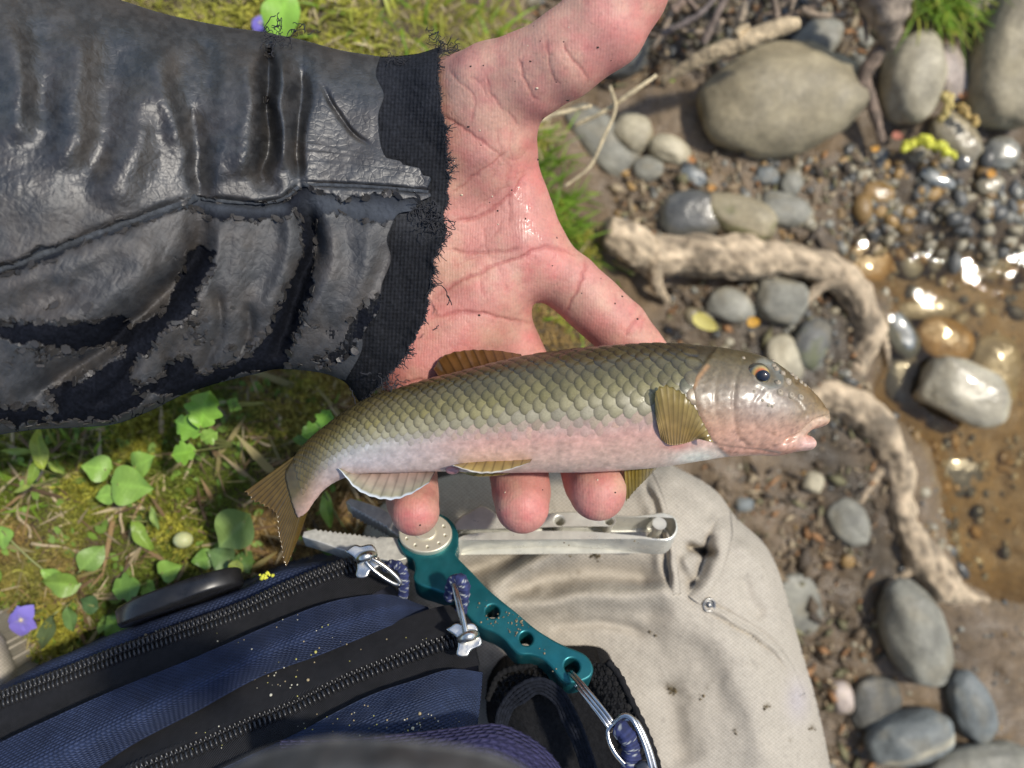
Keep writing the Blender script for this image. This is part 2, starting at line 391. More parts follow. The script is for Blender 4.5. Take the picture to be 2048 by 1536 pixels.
rock(1818,165,62,92,8,'tan','pale egg-shaped stone under the green grass tuft',seed=2,hz=.8,sink=.3)
rock(1898,150,30,58,-12,'pink','narrow pinkish stone beside the pale egg-shaped stone',seed=3,hz=.8)
rock(2010,130,85,150,12,'olive','big dark olive boulder at the stream edge beside the pinkish stone',seed=4,hz=.8,sink=.3)
rock(1980,20,75,40,5,'olive','flat brown boulder behind the big dark olive boulder',seed=5)
rock(1910,272,62,36,38,'olive','angular olive stone beside the yellow catkin',seed=6,hz=.7,wet=1)
rock(2005,305,34,34,0,'grey','round wet grey pebble above the glinting water',seed=7,wet=1)
rock(1885,355,44,17,24,'blue','slate blue wet sliver stone among the glints',seed=8,wet=1)
rock(1745,510,80,62,10,'amber','rounded brown stone under shallow water beside the pale root',seed=9,wet=1,hz=.4,z=-.018)
rock(1915,455,36,28,15,'blue','dark slate pebble standing out of the shallows',seed=10,wet=1,z=-.004,hz=.9)
rock(1850,430,45,30,-40,'amber','tawny oblong stone in the shallows beside the slate pebble',seed=11,wet=1,hz=.6,z=-.006)
rock(2000,500,70,42,20,'tan','broad tan stone under the rippling water',seed=12,wet=1,hz=.5,z=-.014)
rock(1925,675,66,44,28,'amber','amber oval stone lying under the brown water',seed=13,wet=1,hz=.45,z=-.014)
rock(1950,785,92,62,24,'tan','wet tan block stone with bright sheen standing in the creek',seed=14,wet=1,hz=.75,z=-.004,sq=3.2)
rock(1895,610,70,22,-4,'olive','long flat green stone under the creek water',seed=15,wet=1,hz=.4,z=-.014)
rock(1830,660,34,60,-30,'blue','blue grey slab leaning by the root in the water',seed=16,wet=1,hz=.5,z=-.01)
rock(1850,760,46,60,-18,'dark','dark sunken stone left of the wet tan block',seed=17,wet=1,hz=.4,z=-.02)
rock(1960,960,90,60,10,'dark','dim sunken stone in the muddy brown water',seed=18,wet=1,hz=.35,z=-.028)
rock(2050,740,60,90,0,'olive','sunken olive stone at the far side of the wet tan block',seed=19,wet=1,hz=.4,z=-.024)
rock(1822,1268,62,112,-22,'grey','long smooth grey stone lying in the mud beside the root end',seed=20,hz=.85,sink=.25,sq=2.2,taper=.0)
rock(1945,1412,42,80,-20,'blue','bluish oblong stone next to the long smooth grey stone',seed=21,hz=.8,sink=.25)
rock(1812,1470,88,54,-14,'blue','blue grey stone with a pale band across it',seed=22,hz=.85,sink=.25,band=(-.35,-.8))
rock(1960,1545,120,62,-8,'grey','broad grey boulder below the banded stone',seed=23,hz=.7,sink=.3)
rock(1755,1410,52,60,10,'dark','dark flat stone half buried beside the trousers',seed=24,hz=.4,sink=.4)
rock(1690,1400,24,36,-20,'pink','small whitish pebble beside the trouser leg',seed=25,hz=.7)
rock(1605,1215,46,66,-15,'grey','flat grey stone sunk in mud behind the knee',seed=26,hz=.25,sink=.3)
rock(1340,298,46,28,22,'cream','small cream oval stone below the thumb',seed=27,hz=.9)
rock(1265,262,42,40,30,'tan','blunt tan stone behind the cream oval stone',seed=28,hz=.8)
rock(1205,270,44,92,-42,'grey','long grey slab stone behind the dry bent straw',seed=29,hz=.5)
rock(1298,335,34,26,0,'grey','small grey pebble under the cream oval stone',seed=30)
rock(1385,352,30,18,35,'blue','little slate pebble in front of the large boulder',seed=31,wet=1)
rock(1480,437,82,42,18,'olive','mossy olive stone lying against the pale root',seed=32,hz=.8,moss=.5)
rock(1570,420,56,36,12,'grey','dull grey stone beside the mossy olive stone',seed=33,hz=.6)
rock(1380,430,70,52,-5,'dark','dark wet stone behind the mossy olive stone',seed=34,hz=.5,wet=1)
rock(1585,365,24,26,20,'grey','grey pebble on the mud under the large boulder',seed=35)
rock(1535,350,26,20,0,'blue','bluish pebble on the mud under the large boulder',seed=36)
rock(1630,90,40,80,40,'grey','leaning grey stone at the end of the driftwood roots',seed=37,hz=.6)
rock(1220,90,80,60,10,'dark','dark stone behind the thumb tip',seed=38,hz=.5)
rock(1560,600,56,46,10,'grey','grey block stone in the hollow under the root',seed=39,hz=.8,sq=3)
rock(1460,610,50,34,20,'grey','grey stone in the hollow beside the yellow leaf',seed=40,hz=.5)
rock(1570,720,36,56,-15,'tan','tan stone in the hollow behind the fish snout',seed=41,hz=.6)
rock(1620,690,40,60,20,'dark','dark stone in the hollow behind the fish snout',seed=42,hz=.6,moss=.5)
rock(1700,1045,38,56,-28,'grey','grey stone tucked under the lower root',seed=43,hz=.5)
rock(1628,965,22,22,20,'cream','small pale angular pebble below the fish chin',seed=44,hz=.9,sq=3)
rock(1490,1010,20,16,0,'blue','tiny bluish pebble beside the knee',seed=45,hz=.6)
rock(1700,1125,16,14,0,'amber','orange pebble on the mud under the lower root',seed=46,hz=.8)
rock(1768,380,34,22,5,'amber','yellowish pebble in the wet gravel',seed=47,wet=1)
rock(1980,370,30,20,-10,'olive','olive pebble beside the round wet grey pebble',seed=48,wet=1)
rock(1930,315,20,26,20,'dark','dark pebble between the angular stone and the round grey pebble',seed=49,wet=1)
# --- loose gravel in the wet margin: uncountable
def gravel():
    rr = np.random.default_rng(5)
    def put(n, box, lo, hi, cols, big=.12):
        u = rr.uniform(*box[:2], n); v = rr.uniform(*box[2:], n); P = wp(u, v, 592)[:, :2]; z = np.array([zat(*p) for p in P])
        s = (lo+(hi-lo)*rr.random(n)**2.2)*.001*np.where(rr.random(n) < big, 1.6, 1); a = rr.uniform(0, 6.28, n); V0 = ICO2[0]
        q = V0[None]*np.stack([s, s*rr.uniform(.55, .95, n), s*rr.uniform(.4, .7, n)], -1)[:, None]*(1+.22*np.stack([fbm(V0*1.3+k*.71, 2, k % 50) for k in range(n)])[..., None])
        ca, sa = np.cos(a)[:, None], np.sin(a)[:, None]; q = np.stack([q[..., 0]*ca-q[..., 1]*sa, q[..., 0]*sa+q[..., 1]*ca, q[..., 2]], -1)+np.column_stack([P, z+.12*s])[:, None]
        c = np.array([ROCKC[k] for k in cols])[rr.integers(len(cols), size=n)]*rr.uniform(.55, 1.15, (n, 1))
        return q.reshape(-1, 3), (ICO2[1][None]+np.arange(n)[:, None, None]*len(V0)).reshape(-1, 3), np.repeat(c, len(V0), 0)
    def join(name, ps, m, label):
        off = 0; V, F_, C = [], [], []
        for v, f, c in ps: V.append(v); F_.append(f+off); C.append(c); off += len(v)
        tag(mesh_obj(name, np.vstack(V), np.vstack(F_), m, col=np.clip(np.vstack(C), .01, .8)), label, kind='stuff')
    join('gravel', [put(420, (1680,2100,300,540), 1.6, 7, ['dark','dark','olive','amber','grey','tan','olive']), put(260, (1780,2100,480,1150), 1.4, 6, ['amber','olive','dark','tan']),
        put(420, (1230,1800,310,490), .8, 4.0, ['grey','tan','dark','olive','amber']), put(480, (1380,2080,930,1536), .5, 2.4, ['grey','tan','dark','olive','amber','dark']),
        put(380, (1330,1740,540,880), .8, 4.4, ['grey','tan','dark','olive']), put(260, (1050,1760,-20,150), .8, 5, ['grey','dark','olive'])], mat('damp_gravel', attr='col', rough=.4, rnoise=(120, .25, .6), noise=[(300, .2, 4)], bump=[('noise', 500, .3, .0008)]), 'loose wet gravel in the creek margin')
    join('glistening_grit', [put(110, (1640,2080,320,505), .4, 1.3, ['dark','grey','olive','amber']), put(60, (1700,1830,540,860), .4, 1.4, ['dark','grey']), put(40, (1850,2080,560,1000), .4, 1.2, ['dark','grey'])], mat('dripping_stone', attr='col', rough=.05, coat=1, coatr=.03), 'tiny dripping wet grains that glint in the sun')
    # crumbly litter: bark bits, clods, leaf fibre
    n = 2600; bx = np.array([(1230,1800,300,500)]*3+[(1380,1760,930,1536)]*6+[(1330,1740,540,900)]*3+[(1050,1760,-20,170)]*5)[rr.integers(17, size=n)]
    u = bx[:, 0]+(bx[:, 1]-bx[:, 0])*rr.random(n); v = bx[:, 2]+(bx[:, 3]-bx[:, 2])*rr.random(n); P = wp(u, v, 588)[:, :2]; z = np.array([zat(*p) for p in P])+.0012; a = rr.uniform(0, 6.28, n); L = rr.gamma(2.0, .0016, n)+.0008; w_ = L*rr.uniform(.08, .5, n); t = np.stack([np.cos(a), np.sin(a), rr.uniform(-.2, .4, n)], -1); s_ = np.stack([-np.sin(a), np.cos(a), rr.uniform(-.5, .5, n)], -1); c0 = np.column_stack([P, z]); hh = np.array([0, 0, 1.0])
    V = np.stack([c0-t*L[:, None], c0+s_*w_[:, None]+hh*w_[:, None]*.4, c0+t*L[:, None], c0-s_*w_[:, None]+hh*w_[:, None]*.4, c0-hh*.0012, c0+hh*(w_*.8+.0004)[:, None]], 1)
    Fq = np.array([[0,1,5],[1,2,5],[2,3,5],[3,0,5],[1,0,4],[2,1,4],[3,2,4],[0,3,4]]); pal = np.array([(.26,.19,.11),(.14,.10,.06),(.40,.31,.19),(.08,.06,.04),(.33,.17,.07),(.20,.18,.09)])
    c = pal[rr.integers(len(pal), size=n)]*rr.uniform(.6, 1.2, (n, 1))
    tag(mesh_obj('litter', V.reshape(-1, 3), (Fq[None]+np.arange(n)[:, None, None]*6).reshape(-1, 3), mat('litter', attr='col', rough=.75), col=np.clip(np.repeat(c, 6, 0), .01, .8), smooth_sh=False), 'bark crumbs and leaf litter on the mud', kind='stuff')
gravel()
# --- roots, sticks
bark = mat('root_bark', attr='col', rough=.75, noise=[(140, .22, 6)], bump=[('noise', 120, .6, .004), ('noise', 480, .5, .0015)])
def limb(mb, pts, rad, dz, d0=575, seed=0, col=(.52,.40,.26), lump=.22, seg=18, n=60, dark=.5, stretch=5.0):
    P2 = resample(np.column_stack([np.array(pts, float), np.interp(np.linspace(0, 1, len(pts)), np.linspace(0, 1, len(rad)), rad), np.interp(np.linspace(0, 1, len(pts)), np.linspace(0, 1, len(dz)), dz)]), n)
    P = wp(P2[:, 0], P2[:, 1], d0); k = d0/FPX/1000; R = P2[:, 2]*k*(1+.30*fbm(np.linspace(0, n/11, n)[:, None]*np.ones((1, 2))+seed, 3, seed+60) if lump > .25 else 1); P[:, 2] = np.array([zat(*p[:2]) for p in P])*0+P2[:, 3]
    V, Fc = tube(P, R, seg); al = np.repeat(np.cumsum(np.r_[0, np.linalg.norm(np.diff(P, axis=0), axis=1)])/R.mean(), seg); an = np.tile(np.arange(seg)/seg*2*np.pi, n); pw = np.r_[fbm(np.stack([al/3.2, np.cos(an)*1.6+seed, np.sin(an)*1.6], -1), 4, seed+40), [1, 1]]; crack = 1-smooth(np.abs(pw), 0, .10); ctr = np.vstack([np.repeat(P, seg, 0), P[:1], P[-1:]]); rv = V-ctr; L = np.linalg.norm(rv, axis=1)[:, None]+1e-9
    sc_ = 1.0/(R.mean()*1.3); q = V*sc_+seed; nn = fbm(q, 4, seed); st = fbm(np.column_stack([V[:, 0]*sc_/stretch*2, V[:, 1]*sc_*2, V[:, 2]*sc_*2])+seed, 3, seed+3)
    hf = fbm(V*sc_*4+seed, 3, seed+11); V = V+rv*((lump*nn+.16*st+.10*hf-.16*crack)[:, None])
    dk = np.maximum(smooth(fbm(q*.9+4, 4, seed+6), .02, .32)*dark, .75*crack*min(1, dark*1.6))[:, None]
    c = np.array(col)*(1+.25*nn[:, None]+.55*st[:, None]+.35*hf[:, None]); c = c*(1-dk)+np.array((.07,.055,.035))*dk
    mb.add(V, Fc, np.clip(c, .01, .8))
def limb_thing(name, parts, label, cat, group=None, m=None):
    mb = MB()
    for a in parts: limb(mb, **a)
    return tag(mb.build(name, m or bark), label, cat, group)
limb_thing('tree_root', [dict(pts=[(1200,478),(1250,495),(1300,515),(1420,512),(1540,520),(1650,535),(1715,580),(1745,650),(1735,730),(1700,800)], dark=.75, rad=[28,40,46,38,36,32,36,30,25,20], dz=[.058,.05,.036,.03,.026,.022,.018,.014,.008,.0], seed=3, seg=26, n=110, lump=.3),
    dict(pts=[(1610,790),(1700,805),(1770,860),(1810,950),(1818,1030),(1850,1100),(1895,1165),(1950,1205),(2020,1225)], dark=.75, rad=[22,32,38,30,26,36,38,24,10], dz=[.006,.012,.014,.016,.014,.012,.01,.004,-.004], seed=9, seg=26, n=110, lump=.32),
    dict(pts=[(1690,545),(1640,575),(1600,620),(1570,640)], rad=[16,12,9,5], dz=[.03,.022,.016,.01], seed=14, n=30, seg=12), dict(pts=[(1735,640),(1775,660),(1800,700),(1815,730)], rad=[14,11,8,4], dz=[.02,.012,.004,-.004], seed=15, n=30, seg=12), dict(pts=[(1800,930),(1760,960),(1735,1010),(1725,1060)], rad=[16,13,9,5], dz=[.016,.014,.012,.006], seed=16, n=30, seg=12), dict(pts=[(1860,1110),(1835,1150),(1790,1180)], rad=[14,10,6], dz=[.012,.012,.008], seed=17, n=24, seg=12), dict(pts=[(1300,525),(1310,570),(1340,600)], rad=[18,13,7], dz=[.045,.03,.015], seed=18, n=24, seg=12)],
    'gnarled pale tree root curving round a hollow beside the water', 'root')
limb_thing('driftwood_stick', [dict(pts=[(1308,195),(1370,172),(1440,152),(1500,135),(1532,128)], rad=[7,13,17,15,10], dz=[.055,.075,.085,.09,.09], seed=4, col=(.55,.42,.25), lump=.12, dark=.15), dict(pts=[(1420,150),(1430,138),(1445,134)], rad=[8,7,5], dz=[.09,.09,.09], seed=6, col=(.5,.38,.22), n=12)], 'pale tan driftwood stick leaning on the large boulder', 'stick')
TW = [([(1330,55),(1380,20),(1440,0),(1500,-20)],8,(.28,.20,.15)), ([(1385,125),(1410,70),(1450,-10)],8,(.22,.17,.14)), ([(1450,90),(1465,40),(1480,-15)],9,(.42,.33,.23)), ([(1300,120),(1360,100),(1400,60)],6,(.2,.16,.14)), ([(1510,105),(1490,60),(1470,20)],7,(.24,.18,.13)), ([(1520,70),(1530,30),(1560,-10)],9,(.30,.22,.16)), ([(1240,30),(1300,60),(1350,110)],6,(.2,.14,.1)), ([(1560,90),(1580,40),(1570,-20)],10,(.25,.2,.15)), ([(1445,30),(1475,10),(1500,-10)],5,(.55,.45,.33))]
TWL = ['brown twig slanting across the debris beside the thumb','dark grey twig pointing down at the driftwood stick','short pale broken twig in the debris','thin dark twig beside the thumb tip','brown twig standing behind the driftwood stick','reddish twig in the top debris','thin dark twig behind the thumb','thick brown twig next to the leaning grey stone','thin straw splinter in the debris']
_r9 = random.Random(21)
for i in range(16):
    u, v = _r9.uniform(1250, 1680), _r9.uniform(-20, 100); a = _r9.uniform(0, 3.14); L = _r9.uniform(30, 80); pp = [(u-L*math.cos(a), v-L*math.sin(a)), (u+_r9.gauss(0, 6), v+_r9.gauss(0, 6)), (u+L*math.cos(a), v+L*math.sin(a))]
    c = _r9.choice([(.22,.16,.11), (.34,.26,.18), (.16,.12,.09), (.42,.33,.22)]); rd = _r9.uniform(3, 7)
    limb_thing('twig', [dict(pts=pp, rad=[rd, rd, rd*.6], dz=[_r9.uniform(.03, .06)]*3, seed=i+70, col=c, lump=.12, n=16, seg=8, dark=.3)], 'short weathered twig tangled in the flood debris above the boulder', 'twig', 'loose twigs in the debris')
for i, ((pts, r, c), lb) in enumerate(zip(TW, TWL)): limb_thing('twig', [dict(pts=pts, rad=[r, r*.9, r*.8], dz=[.05+.006*i, .06+.006*i, .07+.004*i], seed=i+20, col=c, lump=.12, n=24, seg=10, dark=.3)], lb, 'twig', 'twigs in the flood debris')
limb_thing('driftwood_root', [dict(pts=[(1700,-60),(1705,20),(1720,80),(1745,125)], rad=[36,40,34,12], dz=[.07,.08,.07,.05], seed=31, col=(.33,.26,.19), lump=.45, n=50, seg=22), dict(pts=[(1660,-60),(1670,0),(1690,60)], rad=[22,24,12], dz=[.06,.07,.06], seed=32, col=(.28,.23,.17), lump=.4, n=30), dict(pts=[(1735,120),(1710,170),(1740,220),(1770,280)], rad=[14,14,12,8], dz=[.05,.04,.03,.02], seed=33, col=(.24,.17,.12), lump=.3, n=40)], 'weathered knotted root hanging beside the pale egg-shaped stone', 'root')
STRAW = [([(1150,240),(1210,222),(1270,190),(1306,165)],4.5,[.15,.16,.17,.17]), ([(1215,185),(1228,225),(1205,280),(1180,330),(1130,365)],3.6,[.17,.165,.16,.155,.15]), ([(1060,250),(1110,235),(1180,225)],5,[.16,.165,.17])]
for i, (pts, r, dz) in enumerate(STRAW): limb_thing('straw', [dict(pts=pts, rad=[r, r, r*.7], dz=dz, d0=440, seed=50+i, col=(.62,.50,.30), lump=.05, n=24, seg=8, dark=.05)], ['long straight straw beside the web of the thumb', 'bent dry straw drooping beside the index finger', 'flat broken straw touching the base of the thumb'][i], 'straw', 'dry straws by the hand')
# --- fallen leaves and catkins
leafm = mat('leaf_litter', attr='col', rough=.6, translucent=.2, bump=[('noise', 300, .3, .001)])
def oval_leaf(name, u, v, a, b, rot, c, label, d0=575, cat='leaf', lift=.006, group=None):
    n, m = 9, 7; x = np.linspace(-1, 1, n); y = np.linspace(-1, 1, m); X, Y = np.meshgrid(x, y, indexing='ij'); hw = np.sqrt(np.clip(1-X**2, 0.0, 1))*(1-.25*X)
    k = d0/FPX/1000; p = wp(u, v, d0); r = math.radians(-rot); lx = X*a*k; ly = Y*hw*b*k
    z = zat(p[0], p[1])+lift+.25*b*k*(Y**2)*hw+.15*a*k*X**2
    top = np.stack([p[0]+lx*math.cos(r)-ly*math.sin(r), p[1]+lx*math.sin(r)+ly*math.cos(r), z], -1).reshape(-1, 3)
    F1 = grid_faces(n, m); bot = top-np.array([0, 0, .0004]); cc = np.array(c)*(1+.2*fbm(top*300, 2, 3)[:, None])
    o = mesh_obj(name, np.vstack([top, bot]), np.vstack([F1, F1[:, ::-1]+n*m]), leafm, col=np.vstack([cc, cc]))
    return tag(o, label, cat, group)
oval_leaf('fallen_leaf', 1400, 648, 28, 14, 30, (.60,.52,.14), 'fallen pale yellow leaf in the hollow under the root', lift=.03)
oval_leaf('fallen_leaf', 1492, 648, 13, 10, 0, (.62,.33,.03), 'small orange leaf scrap beside the fallen yellow leaf', lift=.03)
for i, (u, v, a, b, r, c, lb) in enumerate([(1345,150,10,6,40,(.3,.4,.05),'tiny green leaf scrap beside the thumb'), (1762,290,9,7,0,(.6,.3,.04),'orange leaf scrap next to the yellow catkin'), (1932,187,12,8,20,(.5,.22,.08),'rust leaf scrap at the tip of the pinkish stone'), (1990,345,10,8,0,(.6,.28,.03),'orange leaf scrap under the round wet grey pebble'), (1425,375,9,7,0,(.5,.25,.06),'orange leaf scrap on mud above the mossy stone'), (1385,318,9,6,30,(.45,.2,.06),'rust leaf scrap beside the cream oval stone'), (1290,275,8,10,0,(.5,.2,.05),'rust leaf scrap between the two pale stones'), (1808,263,12,8,10,(.45,.16,.1),'reddish leaf scrap left of the yellow catkin')]): oval_leaf('leaf_scrap', u, v, a, b, r, c, lb, cat='leaf scrap', lift=.008, group='leaf scraps on the creek bed')
def catkin(pts, r, label, d0=570, col=(.62,.60,.06), n=11, zoff=.018):
    P = resample(pts, n); mb = MB(); rr = random.Random(len(label))
    for k in range(n):
        p = wp(P[k, 0], P[k, 1], d0); z = zat(p[0], p[1])+zoff
        for q in range(3):
            s = r*d0/FPX/1000*rr.uniform(.45, .75); o = np.array([rr.uniform(-1, 1), rr.uniform(-1, 1), rr.uniform(-.4, .8)])*s*.9
            mb.add(ICO2[0]*s*(1+.25*fbm(ICO2[0]*3+k, 2, q)[:, None])+np.array([p[0], p[1], z])+o, ICO2[1], np.array(col)*rr.uniform(.8, 1.15))
    return tag(mb.build('catkin', mat('catkin', attr='col', rough=.6, sss=.1)), label, 'catkin', 'fallen catkins')
catkin([(1818,290),(1835,278),(1860,283),(1882,295),(1903,310)], 13, 'bright yellow fallen catkin on wet gravel')
catkin([(1885,195),(1892,215),(1888,232)], 10, 'tan fallen catkin beside the pale egg-shaped stone', col=(.55,.42,.14), n=7)
catkin([(1915,215),(1930,232),(1948,248)], 9, 'brown curled catkin above the angular stone', col=(.48,.32,.1), n=7)
# ------------------------------------------------------------------ the person: open hand, leather sleeve, trousers
person = empty('person', wp(300, 1700, 420), 'person in worn black leather jacket and beige trousers holding a fish on one palm', 'person')
def capsule_block(grid, a, b, ra, rb, zs=1.0):
    X, Y, Z = grid
    a = np.array(a); b = np.array(b); ab = b-a; L2 = ab@ab
    px_, py_, pz_ = X-a[0], Y-a[1], (Z-a[2])
    h = np.clip((px_*ab[0]+py_*ab[1]+pz_*ab[2])/max(L2, 1e-6), 0, 1)
    return np.sqrt((px_-h*ab[0])**2+(py_-h*ab[1])**2+((pz_-h*ab[2])*zs)**2)-(ra+(rb-ra)*h)
def smin(a, b, k):
    h = np.clip(0.5+0.5*(b-a)/k, 0, 1); return b+(a-b)*h-k*h*(1-h)
def build_hand():
    h = 1.0
    lo = np.array([-82.0, -62.0, -325.0]); hi = np.array([86.0, 150.0, -196.0])
    n = ((hi-lo)/h).astype(int)+1
    ax = [ (lo[k]+h*np.arange(n[k])).astype(np.float32) for k in range(3)]
    BIG = 60.0
    def field(prims, k, init=None):
        f = np.full(n, BIG, np.float32) if init is None else init
        for (ja, jb, *o) in prims:
            zs = o[0] if o else 1.0
            A = mmp(*ja[:3]); B = mmp(*jb[:3]); r = max(ja[3], jb[3])+14
            i0 = np.maximum(((np.minimum(A, B)-r-lo)/h).astype(int), 0); i1 = np.minimum(((np.maximum(A, B)+r-lo)/h).astype(int)+1, n)
            if (i1 <= i0).any(): continue
            sl = tuple(slice(i0[q], i1[q]) for q in range(3))
            G = np.meshgrid(*[ax[q][sl[q]] for q in range(3)], indexing='ij')
            f[sl] = smin(f[sl], capsule_block(G, A, B, ja[3], jb[3], zs).astype(np.float32), k)
        return f
    # (u, v, depth mm, radius mm)
    palm = [((740,470,290,27),(560,440,288,28)), ((560,440,288,28),(350,420,284,30)),
            ((760,400,288,22),(1012,510,283,13.5)), ((760,450,288,22),(968,588,285,13.5)),
            ((760,520,288,22),(915,655,286,13)), ((760,590,288,22),(862,715,287,12.5)),
            ((780,640,286,20),(858,742,285,14)),          # heel of the hand
            ((1012,510,282,13),(960,588,283,13.5)), ((960,588,283,13.5),(905,660,284,13)), ((905,660,284,13),(855,730,285,12.5)),
            ((850,290,285,20),(950,255,270,17.5)), ((820,420,286,21),(950,330,275,17)),   # ball of the thumb
            ((985,270,268,13.5),(1003,345,277,9)), ((1003,340,277,9),(1035,425,281,10)), ((1030,420,280,10),(1060,490,281,11)),
            ((870,480,290,22),(950,460,290,19))]
    thumb = [((890,225,279,17),(985,180,260,14.6)), ((985,180,260,14.6),(1062,150,253,13.0)), ((1062,150,253,13.0),(1128,112,248,12.9)),
             ((1128,112,248,12.9),(1205,52,244,13.2)), ((1205,52,244,13.2),(1252,-18,243,12.9)), ((1252,-18,243,12.9),(1290,-95,243,9.6))]
    index = [((1030,490,281,11.5),(1140,566,283,10.8)), ((1140,566,283,10.8),(1238,655,286,10.6)), ((1238,655,286,10.4),(1340,780,290,9.6)), ((1340,780,290,9.4),(1385,850,284,8.4))]
    middle = [((972,590,285,11),(1055,760,293,10.4)), ((1055,760,293,10.4),(1172,905,286,10.7)), ((1172,905,286,10.7),(1190,962,275,10.4)), ((1190,962,275,10.4),(1195,984,269,9.7))]
    ring = [((920,655,286,10.8),(975,810,294,10.0)), ((975,810,294,10.2),(1032,920,286,10.6)), ((1032,920,286,10.6),(1042,985,275,10.0)), ((1042,985,275,10.0),(1044,1013,269,9.2))]
    pinky = [((862,715,288,10),(850,840,292,9.0)), ((850,840,292,9.0),(822,930,284,9.2)), ((822,930,284,9.2),(826,1000,274,8.8)), ((826,1000,274,8.8),(830,1022,268,8.1))]
    f = field(palm, 9.0)
    f = smin(f, field(thumb, 1.5), 8.0)
    g = field(index, .8)
    for q in (middle, ring, pinky): g = smin(g, field(q, .8), 1.2)
    f = smin(f, g, 6.0)
    V, Fc = surface_nets(f, lo, h)
    V = lap_smooth(V, Fc, 2, 0.5)
    V = V/1000.0; V[:, 2] += CAMZ
    tmp = mesh_obj('tmp', V, Fc); md = tmp.modifiers.new('s', 'SUBSURF'); md.levels = 1; dg = bpy.context.evaluated_depsgraph_get(); me = tmp.evaluated_get(dg).to_mesh()
    V = np.empty(len(me.vertices)*3, np.float32); me.vertices.foreach_get('co', V); V = V.reshape(-1, 3).astype(float); Fc = np.empty(len(me.loops), np.int32); me.loops.foreach_get('vertex_index', Fc); Fc = Fc.reshape(-1, 4).astype(np.int64)
    bpy.data.objects.remove(tmp)
    N = vnormals(V, Fc); Q = px_of(V)
    front = np.clip(N[:, 2], 0, 1)
    # creases: (photo px polyline, half width px, depth mm, redness)
    def z3(p): return [(700+x/2.194, y/2.194) for x, y in p]
    cr = [(z3([(370,475),(430,525),(500,570),(560,605),(640,665),(690,720)]), 4.5, 0.8, .8), (z3([(690,480),(720,520),(745,560)]), 4, 0.7, .6),
          (z3([(765,765),(720,835),(660,890),(560,950),(440,975)]), 5, 1.3, .9), (z3([(700,700),(690,800),(700,900),(690,1000)]), 3.5, .5, .5),
          (z3([(755,1085),(660,1105),(560,1108),(420,1095)]), 4.5, 1.0, .7), (z3([(1025,1120),(860,1085),(760,1120),(640,1165),(540,1210),(430,1260),(360,1300)]), 5, 1.1, .9),
          (z3([(930,1390),(770,1412),(660,1395),(560,1375),(460,1370),(330,1400)]), 5, 1.2, .9), (z3([(560,1200),(575,1260),(600,1320)]), 3, .4, .4),
          (z3([(480,1000),(600,880),(720,800)]), 3, .4, .4), (z3([(430,860),(520,790),(620,720),(700,650)]), 4, .9, .7),
          (z3([(735,255),(765,340),(800,420),(835,450)]), 4.5, 1.0, .7), (z3([(865,170),(875,270),(900,350),(925,385)]), 3.5, .7, .6),
          (z3([(935,190),(965,250),(1010,300),(1050,360)]), 4.5, 1.0, .8), (z3([(600,330),(625,420),(680,500)]), 3.5, .6, .6),
          (z3([(430,300),(480,360),(545,430),(530,560)]), 3.5, .5, .5), (z3([(520,330),(580,380),(610,430)]), 3, .4, .4),
          (z3([(1030,1120),(1030,1180),(1005,1250),(975,1310),(925,1390)]), 5, 1.2, .9), (z3([(1325,1310),(1285,1370),(1235,1430),(1200,1480)]), 4, .8, .7), (z3([(1345,1335),(1300,1400),(1260,1470)]), 3, .5, .5),
          (z3([(590,1000),(600,1100),(660,1200),(700,1300)]), 2.5, .35, .3), (z3([(500,1130),(620,1040),(690,940)]), 2.5, .35, .3), (z3([(440,1180),(560,1130),(700,1140)]), 2.5, .35, .3),
          (z3([(790,640),(740,700),(690,690)]), 3, .5, .4), (z3([(640,560),(660,640),(650,720),(610,800)]), 3, .45, .4), (z3([(720,560),(700,640),(720,720)]), 3, .5, .4),
          ([(735,775),(800,768),(860,760),(900,762)], 5, 1.3, .8), ([(1105,655),(1085,690)], 4, .8, .6)]
    disp = np.zeros(len(V)); red = np.zeros(len(V))
    jit = np.stack([fbm(Q/14, 2, 5), fbm(Q/14, 2, 9)], -1)*4
    for pts, wd, dep, rd in cr:
        rp = resample(pts, 14); sel = np.where(((Q > rp.min(0)-30) & (Q < rp.max(0)+30)).all(1) & (front > .02))[0]
        d, pos = polydist((Q+jit)[sel], rp); ends = smooth(pos, -0.01, 0.12)*(1-smooth(pos, 0.85, 1.01))*0.8+0.2
        wn = wd*.55; fs = front[sel]; g = np.exp(-(d/wn)**2)*ends; disp[sel] -= (g*dep*.42+.22*dep*np.exp(-(d/(3*wd))**2)*ends)*fs; red[sel] = np.maximum(red[sel], np.exp(-(d/(wd*.8))**2)*ends*rd*fs)
    # fine wrinkles and fleshy unevenness
    wr = np.abs(fbm(np.stack([Q[:, 0]/16+Q[:, 1]/40, Q[:, 1]/30-Q[:, 0]/60], -1), 3, 21)); disp -= 0.11*(1-smooth(wr, 0, .07))*front; wr = np.abs(fbm(np.stack([Q[:, 0]/18-Q[:, 1]/26, Q[:, 1]/40+Q[:, 0]/40], -1), 3, 29)); disp -= 0.09*(1-smooth(wr, 0, .06))*front
    disp += 0.7*fbm(V*1000/14, 2, 3)
    V = V+N*(disp/1000)[:, None]
    # skin colour (linear)
    base = np.array([0.52, 0.235, 0.19]); pink = np.array([0.53, 0.165, 0.145]); pale = np.array([0.56, 0.32, 0.23])
    m1 = smooth(fbm(Q/60, 4, 31), -.3, .4)[:, None]; c = base*(1-m1*.85)+pale*m1*.85
    def blob(u, v, r): return np.exp(-(((Q[:, 0]-u)**2+(Q[:, 1]-v)**2)/r**2))
    hot = np.zeros(len(V))
